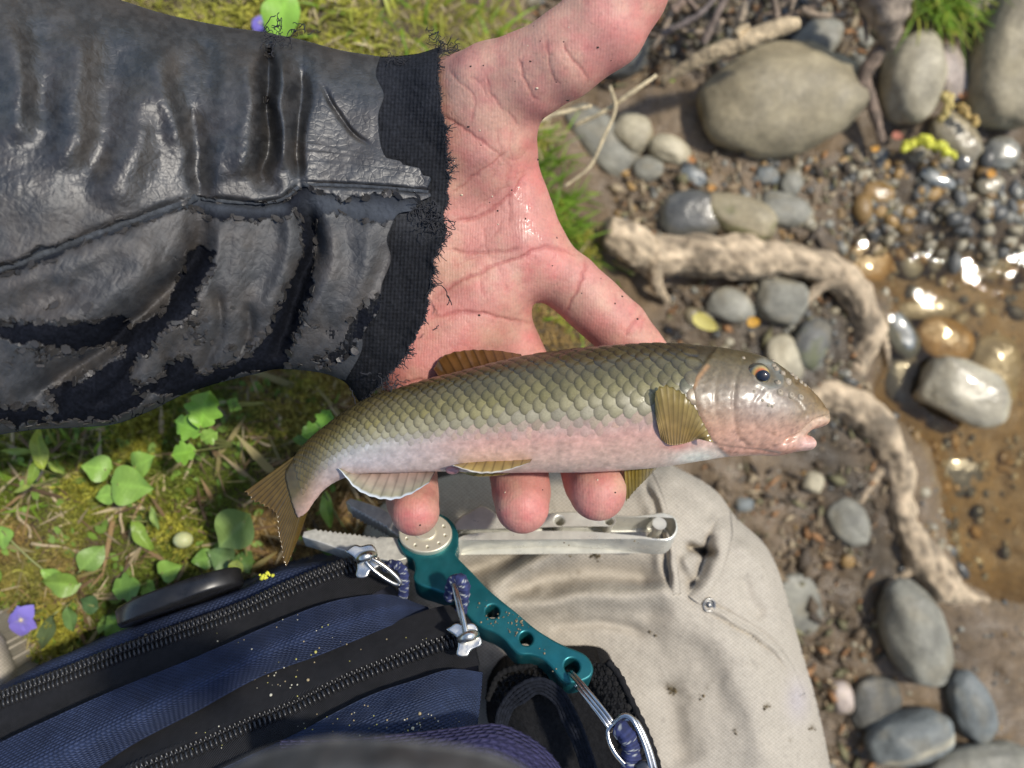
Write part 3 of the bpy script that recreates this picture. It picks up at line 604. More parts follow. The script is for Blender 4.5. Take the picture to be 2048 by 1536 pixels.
    for (u, v, r, a) in ((1195,1010,60,.6),(1043,1030,60,.65),(827,1035,58,.7),(1100,520,70,.55),(990,590,80,.5),(1045,330,60,.6),(860,690,90,.5),(1240,60,90,.35),(1320,0,70,.6),(1190,190,70,.45),(770,770,70,.7),(1100,690,60,.7),(1280,680,80,.45),(900,640,60,.4)):
        hot = np.maximum(hot, a*blob(u, v, r))
    hot = np.clip(hot*.95+0.58*fbm(Q/24, 4, 77), 0, 1)[:, None]; c = c*(1-hot)+pink*hot
    rr = np.clip(red*1.15, 0, 1)[:, None]; c = c*(1-rr*.62)+np.array([0.40, 0.105, 0.09])*rr*.55
    sp = smooth(fbm(Q/6, 2, 55), .1, .6)[:, None]; c = c*(1-.10*sp)
    wet = np.clip(blob(1035,350,55)+blob(1075,450,60)+.8*blob(975,300,50)+.5*blob(1040,200,60)+.2*(blob(1190,1000,50)+blob(1043,1020,50)+blob(827,1030,50))+.5*blob(880,650,100), 0, 1)*smooth(fbm(Q/16, 3, 91), -.25, .25)
    m = mat('skin', attr='col', rough=0.58, rough_attr='wet', rough2=0.2, sss=0.12, sssr=(0.004,), spec=0.45,
            bump=[('wave', 330, .10, .0003), ('vor', 520, .10, .0003), ('noise', 1100, .12, .0003)], noise=[(120, .10, 5), (900, .06, 3)])
    o = mesh_obj('body', V, Fc, m, person, col=c, attrs={'wet': wet}); o['label'] = 'wet pink open left hand and wrist with creased palm'
    return o, V, Fc
hand, handV, handF = build_hand()
BVH_HAND = BVHTree.FromPolygons(handV.tolist(), handF.tolist())
def ray_px(bvh, u, v, dmin=60):
    """first hit of the sight line through a photo pixel, used only to set small things down on a surface"""
    o = Vector((0, 0, CAMZ)); p = Vector(wp(u, v, 300)); dr = (p-o).normalized()
    return bvh.ray_cast(o, dr)
# specks of soil on the skin
mb = MB(); r2 = random.Random(4)
for (x, y) in [(570,572),(575,637),(710,834),(648,925),(770,960),(888,1166),(805,115),(905,360),(955,440),(1178,1255),(1163,1332),(1278,1340),(1260,1400),(490,855),(613,888),(960,120),(835,180),(938,183),(780,200)]+[(r2.uniform(380,1250), r2.uniform(150,1480)) for _ in range(26)]+[((u-700)*2.194,(v)*2.194) for (u, v) in ((1230,940),(1195,960),(1085,980),(1230,985),(840,1050),(1010,985),(1000,1020))]:
    hit = ray_px(BVH_HAND, 700+x/2.194, y/2.194)
    if hit[0] is None: continue
    s = r2.uniform(.00016, .00042); V = ICO1[0]*np.array([s*r2.uniform(.7, 1.8), s, s*.6])+np.array(hit[0])
    mb.add(V, ICO1[1], (0.03, 0.02, 0.015) if r2.random() < .8 else (.6, .5, .35))
o = mb.build('dirt_specks', mat('dirt', attr='col', rough=.9), person); o['kind'] = 'stuff'
# ------------------------------------------------------------------ leather sleeve with peeling surface and frayed knit cuff
S_TOP = [(-190,-150),(-60,-95),(80,-45),(240,0),(330,28),(450,53),(520,63),(600,79),(680,100),(760,113)]
S_BOT = [(-190,905),(-60,880),(60,860),(150,855),(230,848),(300,822),(360,792),(430,768),(510,748),(560,738),(640,745),(690,762)]
def coons(T, B, L, R, n, m):
    T = resample(T, n); B = resample(B, n); L = resample(L, m); R = resample(R, m)
    s = np.linspace(0, 1, n)[:, None, None]; t = np.linspace(0, 1, m)[None, :, None]
    return (1-t)*T[:, None]+t*B[:, None]+(1-s)*L[None]+s*R[None]-((1-s)*(1-t)*T[0]+s*(1-t)*T[-1]+(1-s)*t*B[0]+s*t*B[-1])
def sleeve_depth(Q, tt):
    """distance of the sleeve's front (mm): nearer at the elbow side, round across"""
    a = smooth(Q[:, 0], -150, 900); dc = lerp(262, 275, a); hz = lerp(50, 27, a)
    return dc-hz*np.sqrt(np.clip(1-(2*tt-1)**2, 0, 1))**.75
# folds: polyline, half width px, height mm (+ towards the viewer)
FOLDS = [([(541,66),(540,140),(534,220),(528,300),(526,350),(540,372)], 13, -7.5), ([(560,95),(566,180),(563,270),(558,350)], 17, 5.0), ([(606,130),(600,220),(594,300),(592,362)], 11, -4.8),
 ([(505,90),(495,180),(485,280),(488,360)], 30, 4.0), ([(430,120),(445,200),(440,300),(440,380)], 26, 1.8), ([(372,205),(384,270),(392,330),(402,400)], 18, -3.6), ([(330,70),(320,140),(340,220),(370,300)], 28, 3.0),
 ([(300,150),(270,260),(250,340),(215,430)], 40, 3.4), ([(240,60),(225,160),(200,270),(170,380)], 50, -2.0), ([(150,40),(155,150),(150,260),(130,360)], 44, 3.4), ([(95,30),(92,150),(80,260)], 50, -2.0), ([(20,20),(35,150),(30,300)], 34, 3.2),
 ([(410,70),(420,130),(415,200)], 16, -1.8), ([(640,170),(690,250),(740,290)], 5, -1.5),
 ([(-60,562),(60,520),(200,466),(300,428),(395,394)], 10, -2.2), ([(-60,600),(60,560),(200,505),(320,455)], 34, 2.4),
 ([(402,405),(398,470),(385,525),(340,580),(290,620),(250,655),(195,705),(120,755),(40,800)], 21, -8.5), ([(420,420),(425,520),(395,590),(350,640),(290,690)], 26, 3.0), ([(330,470),(280,540),(200,610),(110,660),(0,700)], 40, 3.6),
 ([(604,388),(622,440),(628,500),(606,560),(580,620),(556,690),(540,740)], 16, -6.5), ([(575,410),(582,480),(566,560),(520,640)], 20, 2.6), ([(650,430),(665,520),(640,600),(600,680)], 26, 2.6), ([(730,420),(735,500),(720,590),(660,680)], 40, 2.5),
 ([(470,420),(480,520),(450,600),(420,690)], 30, 1.6), ([(430,560),(440,640),(420,700),(380,760)], 12, -3.0), ([(505,600),(500,660),(470,720)], 10, -3.0), ([(280,700),(240,760),(180,820)], 12, -3), ([(345,690),(330,750),(290,800)], 9, -2.5), ([(130,760),(110,830)], 10, -2), ([(640,660),(700,640),(760,560),(780,480)], 20, -2.0),
 ([(600,366),(700,372),(800,378),(885,386)], 5, -1.2), ([(402,396),(480,404),(560,400),(598,372)], 7, -2.4)]
# edges where the outer skin has peeled off: on the far side the bare cloth shows
def peel_mask(Q):
    n = fbm(Q/34, 5, 71); n2 = fbm(Q/9, 3, 72)
    m = np.zeros(len(Q))
    def near(pts, w_): return np.exp(-(polydist(Q, pts)[0]/w_)**2)
    m += 1.25*near([(-60,650),(40,665),(130,672),(200,670),(240,655)], 26)                    # ragged hem of the upper fold
    m += 1.2*near([(420,415),(470,420),(560,420),(600,395)], 20)+1.2*near([(640,400),(700,415),(800,420),(880,430)], 34)   # seam allowance
    m += 1.1*near([(-60,560),(60,520),(200,468),(300,432),(395,402)], 13)
    m += 1.25*near([(400,520),(375,570),(350,620)], 30)+1.2*near([(600,560),(575,640),(545,720)], 30)+1.2*near([(540,700),(480,735),(420,758),(350,775)], 22)
    m += 1.1*near([(300,660),(260,720),(210,760),(150,800)], 26)+.9*near([(120,790),(210,800),(300,770),(360,740)], 30)+.8*near([(0,830),(150,835),(260,810)], 22)
    m += .9*near([(620,430),(615,520)], 16)+.8*near([(760,600),(700,690),(640,735)], 24)+.6*near([(540,70),(536,200)], 12)
    # isolated cracks over the lower half
    ck = np.abs(fbm(Q/48+7, 3, 75)); m += .75*(1-smooth(ck, 0, .035))*smooth(Q[:, 1], 560, 680)
    return smooth(m+.70*n+.26*n2-.22*smooth(-Q[:, 1]+450, 0, 100), .56, .63)
def leather_disp(Q):
    d = np.zeros(len(Q)); W_ = Q+np.stack([fbm(Q/70, 2, 81), fbm(Q/70, 2, 82)], -1)*10
    for pts, wd, amp in FOLDS:
        dist, pos = polydist(W_, resample(pts, 20)); e = smooth(pos, -.02, .2)*(1-smooth(pos, .8, 1.02))*.85+.15
        prof = np.exp(-(dist/wd)**2) if amp > 0 else np.exp(-(dist/(wd*1.12))**2)
        d += amp*(1.35 if wd > 22 else 1.1)*prof*e
    low = smooth(Q[:, 1], 380, 520)
    # soft crumple + fine pulled wrinkles
    d += 1.5*fbm(Q/95, 2, 83)+(.06+.10*low)*fbm(Q/26, 3, 84)
    rid = 1-np.abs(fbm(np.stack([Q[:, 0]/11, Q[:, 1]/46], -1), 3, 85)); d += .12*(rid-.8)*(1-low)
    rid = 1-np.abs(fbm(np.stack([(Q[:, 0]+Q[:, 1]*.6)/10, (Q[:, 1]-Q[:, 0]*.6)/34], -1), 3, 86)); d += .26*(rid-.8)*low
    return d
def sheet(name, G, tt, depth, m, parent, thick, col=None, attrs=None, uv=None):
    n, k = G.shape[:2]; Q = G.reshape(-1, 2); P = wp(Q[:, 0], Q[:, 1], depth); B_ = wp(Q[:, 0], Q[:, 1], depth+thick)
    F1 = grid_faces(n, k); off = n*k
    rim = np.r_[np.arange(k), (np.arange(1, n))*k+k-1, (n-1)*k+np.arange(k-2, -1, -1), np.arange(n-2, 0, -1)*k]; r2_ = np.roll(rim, -1)
    Fc = np.vstack([F1, F1[:, ::-1]+off, np.stack([rim, rim+off, r2_+off, r2_], -1)])
    dup = lambda a: None if a is None else np.concatenate([a, a])
    o = mesh_obj(name, np.vstack([P, B_]), Fc, m, parent, col=dup(col), attrs={q: dup(v) for q, v in (attrs or {}).items()}, uv=dup(uv)); return o, P, F1
def build_sleeve():
    root = empty('jacket_sleeve', wp(200, 430, 250)); setpar(root, person); root['label'] = 'black leather sleeve, cracked and peeling'
    n, k = 470, 430; ts = .5-.5*np.cos(np.linspace(.06, np.pi-.06, k)); 
    Lb = [(-190,-150),(-190,300),(-190,905)]; Rb = [(760,113),(752,150),(768,190),(757,230),(762,290),(776,318),(800,322),(812,334),(838,336),(846,350),(862,356),(855,378),(862,392),(836,404),(828,420),(796,428),(782,455),(774,480),(782,520),(764,570),(758,620),(728,665),(722,705),(690,762)]
    G = coons(S_TOP, S_BOT, Lb, Rb, n, k); tt = np.broadcast_to(np.linspace(0, 1, k)[None], (n, k)).ravel(); Q = G.reshape(-1, 2)
    pm = peel_mask(Q); d = sleeve_depth(Q, tt); edge = smooth(np.minimum(tt, 1-tt), 0, .06)
    dd = leather_disp(Q)*edge
    dd = dd+.95*(1-pm)+.18*fbm(Q/5, 2, 88)*pm+.12*fbm(Q/7, 2, 89)
    pq = smooth(fbm(Q/6, 2, 90), .1, .5)
    depth = d-dd
    c_le = np.array((.0125,.0122,.0125)); c_br = np.array((.030,.0245,.020)); cl = np.array((.008,.009,.013)); n1 = smooth(fbm(Q/60, 3, 91), -.4, .5)[:, None]
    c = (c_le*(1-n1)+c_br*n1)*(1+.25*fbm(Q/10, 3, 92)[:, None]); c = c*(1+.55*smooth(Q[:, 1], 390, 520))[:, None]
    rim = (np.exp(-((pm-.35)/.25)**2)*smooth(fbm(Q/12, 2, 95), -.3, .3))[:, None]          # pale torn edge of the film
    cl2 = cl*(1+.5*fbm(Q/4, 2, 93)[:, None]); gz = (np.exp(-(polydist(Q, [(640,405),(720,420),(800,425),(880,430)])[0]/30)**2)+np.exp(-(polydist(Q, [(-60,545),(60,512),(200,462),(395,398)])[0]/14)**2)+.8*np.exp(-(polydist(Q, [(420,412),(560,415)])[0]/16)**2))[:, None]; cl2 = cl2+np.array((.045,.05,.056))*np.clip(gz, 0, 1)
    c = c*(1-pm[:, None])+cl2*pm[:, None]; c = c*(1-.7*rim)+np.array((.17,.165,.16))*.7*rim
    m = mat('worn_leather', attr='col', rough=.45, rough_attr='peel', rough2=.85, spec=.95, spec_attr=('pm', .06), noise=[(300, .15, 4)], bump=[('vor', 420, .16, .0005), ('noise', 700, .16, .0004), ('noise', 2000, .2, .0002)])
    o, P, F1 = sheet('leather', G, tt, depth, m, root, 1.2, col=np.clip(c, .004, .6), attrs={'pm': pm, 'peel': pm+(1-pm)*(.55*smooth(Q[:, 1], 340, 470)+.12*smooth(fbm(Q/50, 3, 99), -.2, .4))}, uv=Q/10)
    # back half of the sleeve, away from the camera
    G2 = coons(S_TOP+[(830,108),(870,100)], S_BOT+[(705,785),(720,800)], Lb, [(870,100),(880,300),(860,560),(720,800)], 40, 30); t2 = np.broadcast_to(np.linspace(0, 1, 30)[None], (40, 30)).ravel(); Q2 = G2.reshape(-1, 2)
    a = smooth(Q2[:, 0], -150, 900); bd = lerp(262, 276, a)+1.0+lerp(42, 34, a)*np.sqrt(np.clip(1-(2*t2-1)**2, 0, 1))
    sheet('sleeve_underside', G2, t2, bd, mat('leather_back', (.03, .027, .025), .5, bump=[('vor', 230, .3, .0009)]), root, 1.5)
    # knit cuff, longer than the leather, ragged at its end
    kn, kk = 120, 300
    Tc = [(700,104),(760,114),(830,108),(880,93)]; Bc = [(560,735),(640,745),(690,765),(722,804)]; Lc = [(700,104),(700,300),(690,500),(640,620),(560,735)]
    Rc = [(880,93),(872,160),(890,260),(897,330),(894,400),(884,470),(868,530),(856,600),(842,650),(815,700),(775,752),(745,785),(722,804)]
    G3 = coons(Tc, Bc, Lc, Rc, kn, kk); t3 = np.broadcast_to(np.linspace(0, 1, kk)[None], (kn, kk)).ravel(); s3 = np.broadcast_to(np.linspace(0, 1, kn)[:, None], (kn, kk)).ravel(); Q3 = G3.reshape(-1, 2).copy()
    Q3[:, 0] += smooth(s3, .75, 1)*(7.0*fbm(np.stack([t3*60, s3*2], -1), 4, 4)+5*fbm(np.stack([t3*14, s3], -1), 2, 5))
    dep = sleeve_depth(Q3, np.clip(t3, 0, 1))+1.2-.8*leather_disp(Q3)*smooth(np.minimum(t3, 1-t3), 0, .06)*(1-.6*smooth(s3, .3, .8))
    dep += .9*fbm(Q3/30, 3, 6); dep -= 7*smooth(.30-t3, 0, .22)*smooth(s3, .5, .95); dep -= 1.6*smooth(s3, .86, 1.0)*smooth(fbm(np.stack([t3*9, s3], -1), 2, 8), -.3, .4)       # edge rolls up a little
    rib = np.sin(Q3[:, 0]*2*np.pi/7.5+Q3[:, 1]*.05)*.7+.5*np.sin(Q3[:, 1]*2*np.pi/7.5); dep -= .16*rib
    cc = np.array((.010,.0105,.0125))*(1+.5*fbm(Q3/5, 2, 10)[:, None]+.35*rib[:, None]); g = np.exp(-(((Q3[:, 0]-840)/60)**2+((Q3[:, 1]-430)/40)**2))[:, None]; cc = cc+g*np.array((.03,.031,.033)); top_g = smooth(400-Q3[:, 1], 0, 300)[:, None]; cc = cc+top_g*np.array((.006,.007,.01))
    km = mat('knit_cloth', attr='col', rough=.92, noise=[(900, .3, 3)], bump=[('noise', 1200, .6, .0006)], spec=.2)
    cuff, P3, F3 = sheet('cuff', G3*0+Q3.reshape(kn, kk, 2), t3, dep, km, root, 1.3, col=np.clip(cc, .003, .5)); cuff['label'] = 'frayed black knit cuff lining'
    # stitch line round the cuff
    def thread(mb, pts, r, c, sag=None):
        V, Fc = tube(np.array(pts), r, 6); mb.add(V, Fc, c)
    rr = random.Random(3); mb = MB(); E = P3.reshape(kn, kk, 3)[-1]
    for q in range(900):          # short fibres along the torn edge
        i = rr.randrange(2, kk-2); e = E[i]; cl_ = .35+1.3*float(smooth(np.array(math.sin(i*.21)+math.sin(i*.077+1)), -.6, 1.2)); L = (abs(rr.gauss(.0006, .0007))+.0002)*cl_; out = np.array(E[i]-P3.reshape(kn, kk, 3)[-6][i]); out /= np.linalg.norm(out)+1e-9
        a = rr.gauss(0, .7); ca, sa = math.cos(a), math.sin(a); dr = np.array([out[0]*ca-out[1]*sa, out[0]*sa+out[1]*ca, rr.uniform(-.2, .5)])
        w2 = np.array([rr.gauss(0, .3), rr.gauss(0, .3), rr.gauss(0, .2)])*L
        thread(mb, [e-dr*.0006, e+dr*L*.5+w2*.5, e+dr*L+w2], rr.uniform(.00007, .00015), (.02, .02, .024))
    for (u, v, cnt) in ((862,455,46),(880,470,26),(780,780,16),(790,118,12),(545,72,22),(575,76,10),(880,95,26)):     # tangles of loose thread
        for q in range(cnt):
            i = int(np.argmin(np.abs(P3[:, 0]-wp(u, v, 262)[0])+np.abs(P3[:, 1]-wp(u, v, 262)[1]))); b = P3[i] if u > 700 else np.array(wp(u, v, 255)); p = [b+np.array([rr.gauss(0, .0022), rr.gauss(0, .0020), .0006])]
            dr = np.array([rr.gauss(.3, 1), rr.gauss(0, 1), rr.gauss(.2, .5)]); 
            for s_ in range(7):
                dr = dr+np.array([rr.gauss(0, .8), rr.gauss(0, .8), rr.gauss(0, .5)]); dr /= np.linalg.norm(dr); p.append(p[-1]+dr*.0009)
            thread(mb, resample(p, 16), rr.uniform(.00009, .00017), (.022, .022, .026))
    for pts in ([(862,574),(885,572),(896,590),(904,610)], [(896,590),(900,604),(893,612)], [(700,775),(708,795),(712,812)], [(895,322),(908,326)], [(893,440),(912,444)], [(878,650),(866,660)]):
        q = resample(pts, 10); thread(mb, wp(q[:, 0], q[:, 1], 258)+rng.normal(0, .0002, (10, 3)), .00016, (.015, .015, .02))
    f = mb.build('frayed_threads', mat('thread', attr='col', rough=.9), root); f['kind'] = 'stuff'
    # curled flakes of the peeling film along its torn edges
    mb = MB(); PP = P.reshape(n, k, 3); pmg = pm.reshape(n, k); gy = np.abs(np.gradient(pmg, axis=0))+np.abs(np.gradient(pmg, axis=1)); cand = np.argwhere((gy > .22)); sel = cand[rng.choice(len(cand), min(900, len(cand)), replace=False)]
    for (i, j) in sel:
        if not (3 < i < n-4 and 3 < j < k-4): continue
        p = PP[i, j]; e1 = PP[i+2, j]-PP[i-2, j]; e2 = PP[i, j+2]-PP[i, j-2]; e1 /= np.linalg.norm(e1); nn = np.cross(e1, e2); nn /= np.linalg.norm(nn); nn = nn if nn[2] > 0 else -nn; e2 = np.cross(nn, e1)
        s = min(abs(rr.gauss(.0006, .0005))+.0003, .0015); a = rr.uniform(0, 6.28); f1 = e1*math.cos(a)+e2*math.sin(a); f2 = np.cross(nn, f1); cu = rr.uniform(.1, .55)
        x = np.array([-1, -.35, .35, 1]); ww = np.array([rr.uniform(.4, .9), rr.uniform(.7, 1.1), rr.uniform(.5, 1.0), rr.uniform(.1, .7)])*rr.uniform(.5, 1.0)
        V = []
        for xi, wi in zip(x, ww):
            lift = .12+cu*((xi+1)/2)**2
            for sg in (-1, 1): V.append(p+s*(f1*xi+f2*wi*sg*rr.uniform(.8, 1.2)+nn*lift))
        V = np.array(V); V2 = V-nn*.00018; F0 = [[2*q, 2*q+2, 2*q+3, 2*q+1] for q in range(3)]; mb.add(np.vstack([V, V2]), F0+[[8+b for b in f[::-1]] for f in F0]+[[0, 1, 9, 8], [6, 14, 15, 7]]+[[2*q, 8+2*q, 10+2*q, 2*q+2] for q in range(3)]+[[2*q+1, 2*q+3, 11+2*q, 9+2*q] for q in range(3)], np.array((.04,.036,.033))*rr.uniform(.5, 1.5))
    f = mb.build('leather_flakes', mat('leather_flake', attr='col', rough=.42, bump=[('noise', 900, .3, .0004)]), root, smooth_sh=False); f['kind'] = 'stuff'
    # raised stitched seam
    bv = BVHTree.FromPolygons(P.tolist(), F1.tolist())
    for pts, nm in (([(-150,585),(-60,560),(60,519),(200,466),(300,430),(396,396)], 'seam'), ([(404,398),(480,405),(555,402),(598,374)], 'seam'), ([(606,370),(700,372),(800,379),(890,388)], 'seam')):
        q = resample(pts, 60); L = []
        for u, v in q:
            h_ = ray_px(bv, u, v)
            if h_[0] is not None: L.append(np.array(h_[0])+np.array([0, 0, .0002]))
        if len(L) > 6:
            L = np.array(L); L[:, 2] = np.convolve(np.pad(L[:, 2], 4, mode='edge'), np.ones(9)/9, 'valid'); V, Fc = tube(L, .0011 if pts[0][0] < 0 else .0006, 8); cS = np.array((.05,.055,.062))*(1+.5*fbm(V*500, 3, 4)[:, None]); mesh_obj(nm, V, Fc, km, root, col=np.clip(cS, .004, .3))
    return P, F1
sleeveP, sleeveF = build_sleeve()
# the person's body behind the picture's lower edge: jacket front that shades the bag and the bank
def torso():
    n, m = 26, 40; z = np.linspace(.06, .86, n); a = np.linspace(0, 2*np.pi, m, endpoint=False); V = []
    for zi in z:
        t = (zi-.06)/.80; rx = np.interp(t, [0,.35,.6,.8,.9,1], [.19,.19,.21,.20,.12,.05]); ry = np.interp(t, [0,.35,.6,.8,.9,1], [.13,.13,.14,.12,.09,.05])
        V.append(np.stack([.06+rx*np.cos(a), -.56+ry*np.sin(a)+.05*t, np.full(m, zi)], -1))
    V = np.vstack(V); V += (.006*fbm(V*14, 3, 3))[:, None]*np.array([1, 1, 0])
    Fc = grid_faces(n, m, True).tolist()+[list(range(m))[::-1], [(n-1)*m+j for j in range(m)]]
    o = mesh_obj('jacket_front', V, Fc, mat('jacket_leather', (.03,.028,.026), .45, bump=[('vor', 200, .3, .001)]), person)
torso()
# ------------------------------------------------------------------ trousers
DS = 0.88
def inflate(name, poly, edge_d, crest_d, R, step, folds, m, parent, floor_d, colfn=None, noise=1.0, power=.5, uvs=10, grade=None, fold_gain=1.0):
    """rounded body from an outline (photo px at its own distance): crown towards the camera, walls down to floor_d"""
    poly = np.asarray(poly, float); pr = resample(np.vstack([poly, poly[:1]]), 400); lo, hi = poly.min(0)-step, poly.max(0)+step
    us = np.arange(lo[0], hi[0], step); vs = np.arange(lo[1], hi[1], step); U, V_ = np.meshgrid(us, vs, indexing='ij'); Q = np.stack([U.ravel(), V_.ravel()], -1)
    dist = polydist(Q, pr)[0]; ins = inpoly(Q, pr); sdist = np.where(ins, dist, -dist)
    # snap points just outside onto the outline
    g = np.stack(np.gradient(sdist.reshape(U.shape), step), -1).reshape(-1, 2); g /= np.linalg.norm(g, axis=1)[:, None]+1e-9
    snap = (~ins) & (dist < step*1.5); Q[snap] += g[snap]*dist[snap][:, None]; sd = np.where(ins, dist, 0)
    x = np.clip(sd/R, 0, 1); prof = np.clip(1-(1-x)**2, 0, 1)**power
    dcr = crest_d if grade is None else grade(Q); dep = edge_d+(dcr-edge_d)*prof
    dd = np.zeros(len(Q)); W_ = Q+np.stack([fbm(Q/50, 2, 1), fbm(Q/50, 2, 2)], -1)*7
    for pts, wd, amp in folds:
        ds, pos = polydist(W_, resample(pts, 24)); e = smooth(pos, -.02, .15)*(1-smooth(pos, .85, 1.02))*.9+.1; dd += fold_gain*amp*np.exp(-(ds/wd)**2)*e
    dd += noise*(.9*fbm(Q/70, 3, 5)+.3*fbm(Q/24, 2, 6)); dep = dep-dd*smooth(x, 0, .3)
    P = wp(Q[:, 0], Q[:, 1], dep); ok = ins | snap; idx = np.full(len(Q), -1); idx[ok] = np.arange(ok.sum()); F1 = grid_faces(len(us), len(vs)); F1 = F1[(ok[F1]).all(1)]; F1 = idx[F1]
    P, Qk = P[ok], Q[ok]
    # walls + floor
    e = np.vstack([F1[:, [k, (k+1) % 4]] for k in range(4)]); key = np.sort(e, 1); _, inv, cnt = np.unique(key, axis=0, return_inverse=True, return_counts=True); be = e[cnt[inv.ravel()] == 1]
    n = len(P); ctr = np.array([*P[:, :2].mean(0), 0]); Bt = P.copy(); dz = CAMZ-floor_d/1000; Bt[:, 2] = dz; Bt[:, :2] = P[:, :2]*1.0
    V = np.vstack([P, Bt]); Fc = np.vstack([F1, F1[:, ::-1]+n, np.stack([be[:, 1], be[:, 0], be[:, 0]+n, be[:, 1]+n], -1)])
    Qd = np.vstack([Qk, Qk]); col = None if colfn is None else colfn(Qd)
    o = mesh_obj(name, V, Fc, m, parent, col=col, uv=Qd/uvs)
    N = vnormals(P, F1)
    return o, P, F1
tr = mat('beige_canvas', attr='col', rough=.85, noise=[(500, .07, 4)], weave=(1.05, 1.3, .28, .0006), bump=[('noise', 700, .2, .0005)], spec=.25)
PANTS = [(725,1062),(742,1030),(780,998),(860,962),(1000,935),(1150,922),(1300,928),(1352,935),(1430,980),(1472,1034),(1532,1092),(1564,1162),(1600,1290),(1632,1400),(1662,1540),(1690,1720),(1710,2000),(1690,2350),(1200,2400),(560,2350),(590,1900),(640,1500),(690,1200)]
def pants_col(Q):
    c = np.array((.455,.405,.33))*(1+.06*fbm(Q/60, 3, 1)[:, None]+.05*fbm(Q/9, 3, 2)[:, None])
    for (u, v, r, a) in ((1345,1378,9,.8),(1335,1372,6,.6),(1345,1382,6,.7),(1535,1412,5,.8),(1470,1462,4,.7),(1413,1375,4,.4),(1300,1265,4,.6),(1157,1145,5,.5),(1190,1114,5,.7),(1145,1100,12,.4),(1060,1140,6,.3),(1625,1455,5,.7),(1580,1480,3,.6),(1380,1395,4,.3)):
        g = np.exp(-((Q[:, 0]-u)**2+(Q[:, 1]-v)**2)/(r*(1+.3*fbm(Q/5, 2, 4)))**2)[:, None]*a; c = c*(1-g)+np.array((.10,.075,.035))*g
    s = smooth(fbm(Q/5, 2, 9), .45, .6)[:, None]*.35; c = c*(1-s*.4); lav = np.exp(-(((Q[:, 0]-1595)/22)**2+((Q[:, 1]-1400)/40)**2))[:, None]; return c*(1-.3*lav)+np.array((.42,.38,.50))*.3*lav
PF = [([(960,1228),(1060,1208),(1180,1192),(1300,1188),(1390,1195)], 26, 4.0), ([(985,1190),(1090,1160),(1200,1150),(1330,1160)], 28, -3.5), ([(960,1200),(1040,1150),(1110,1105),(1180,1080)], 26, 4.0), ([(900,1160),(960,1135),(1050,1095),(1100,1070)], 24, -5.0),
      ([(1286,960),(1306,1000),(1322,1050),(1334,1120),(1344,1188)], 5, -1.6), ([(1300,965),(1322,1010),(1338,1060),(1348,1120),(1358,1185)], 9, 1.6), ([(1272,970),(1292,1010),(1308,1070),(1322,1150)], 10, 1.0),
      ([(1372,1090),(1395,1096),(1428,1108)], 8, -8), ([(1418,1060),(1412,1110),(1398,1150),(1375,1180)], 13, -4), ([(1368,1110),(1385,1140),(1392,1170)], 12, 2.0),
      ([(1395,1205),(1450,1224),(1520,1262),(1572,1312),(1606,1380)], 4, -1.5), ([(1400,1222),(1450,1240),(1515,1280),(1565,1330),(1600,1400)], 4, -1.2), ([(1398,1213),(1450,1232),(1518,1271),(1568,1320)], 7, 1.0),
      ([(1465,1070),(1520,1120),(1550,1190),(1575,1270)], 16, 2.4), ([(1480,1150),(1500,1200),(1530,1240)], 14, -2.0), ([(1350,960),(1400,1000),(1430,1040)], 16, -2.0), ([(1300,1230),(1400,1260),(1500,1340),(1560,1460)], 40, 2.0),
      ([(1090,1260),(1200,1250),(1300,1268)], 12, -1.2), ([(1330,1350),(1350,1440),(1370,1536)], 30, -1.6), ([(1450,1330),(1500,1430),(1530,1536)], 24, 1.2)]
leg = empty('trouser_leg', wp(1250, 1250, 420)); setpar(leg, person); leg['label'] = 'beige canvas trouser knee with pocket seams'
pantsO, pantsP, pantsF = inflate('cloth', PANTS, 425, 372, 170, 5.0, PF, tr, leg, 560, pants_col, noise=1.1, fold_gain=2.4)
BVH_PANTS = BVHTree.FromPolygons(pantsP.tolist(), pantsF.tolist())
def on(bvh, u, v, lift=0.0, d=370):
    h_ = ray_px(bvh, u, v); p = np.array(h_[0]) if h_[0] is not None else wp(u, v, d); return p+np.array([0, 0, lift])
def draped_band(name, pts, wid, lift, m, parent, bvh, thick=.0012, colfn=None, n=40, k=7):
    """a strip of doubled cloth following a surface"""
    q = resample(pts, n); t = np.gradient(q, axis=0); t /= np.linalg.norm(t, axis=1)[:, None]; s = np.stack([-t[:, 1], t[:, 0]], -1); wv = np.interp(np.linspace(0, 1, n), np.linspace(0, 1, len(np.atleast_1d(wid))), np.atleast_1d(wid))
    y = np.linspace(-1, 1, k); G = q[:, None]+s[:, None]*(y[None, :, None]*wv[:, None, None]/2); P = np.array([on(bvh, u, v) for u, v in G.reshape(-1, 2)]).reshape(n, k, 3)
    zc = np.median(P[:, :, 2], axis=1); zc = np.convolve(np.pad(zc, 3, mode='edge'), np.ones(7)/7, 'valid'); up = lift*(1-np.abs(y)**3)-.0003
    up = up[None]*(smooth(np.linspace(0, 1, n), 0, .22)*(1-.5*smooth(np.linspace(0, 1, n), .85, 1)))[:, None]-.0004*(1-smooth(np.linspace(0, 1, n), 0, .2))[:, None]
    d = (CAMZ-(np.maximum(P[:, :, 2]*.6+zc[:, None]*.4, P[:, :, 2]-.0005)+up))*1000/DS; Q = G.reshape(-1, 2); F1 = grid_faces(n, k)
    return sheet(name, G, None, d.ravel(), m, parent, thick*1000, col=None if colfn is None else colfn(Q), uv=Q/10)[0]
draped_band('pocket_band', [(1450,1022),(1446,1045),(1440,1080),(1428,1130),(1405,1175),(1388,1200)], [24,46,48,44,40,34], .0042, tr, leg, BVH_PANTS, colfn=pants_col)
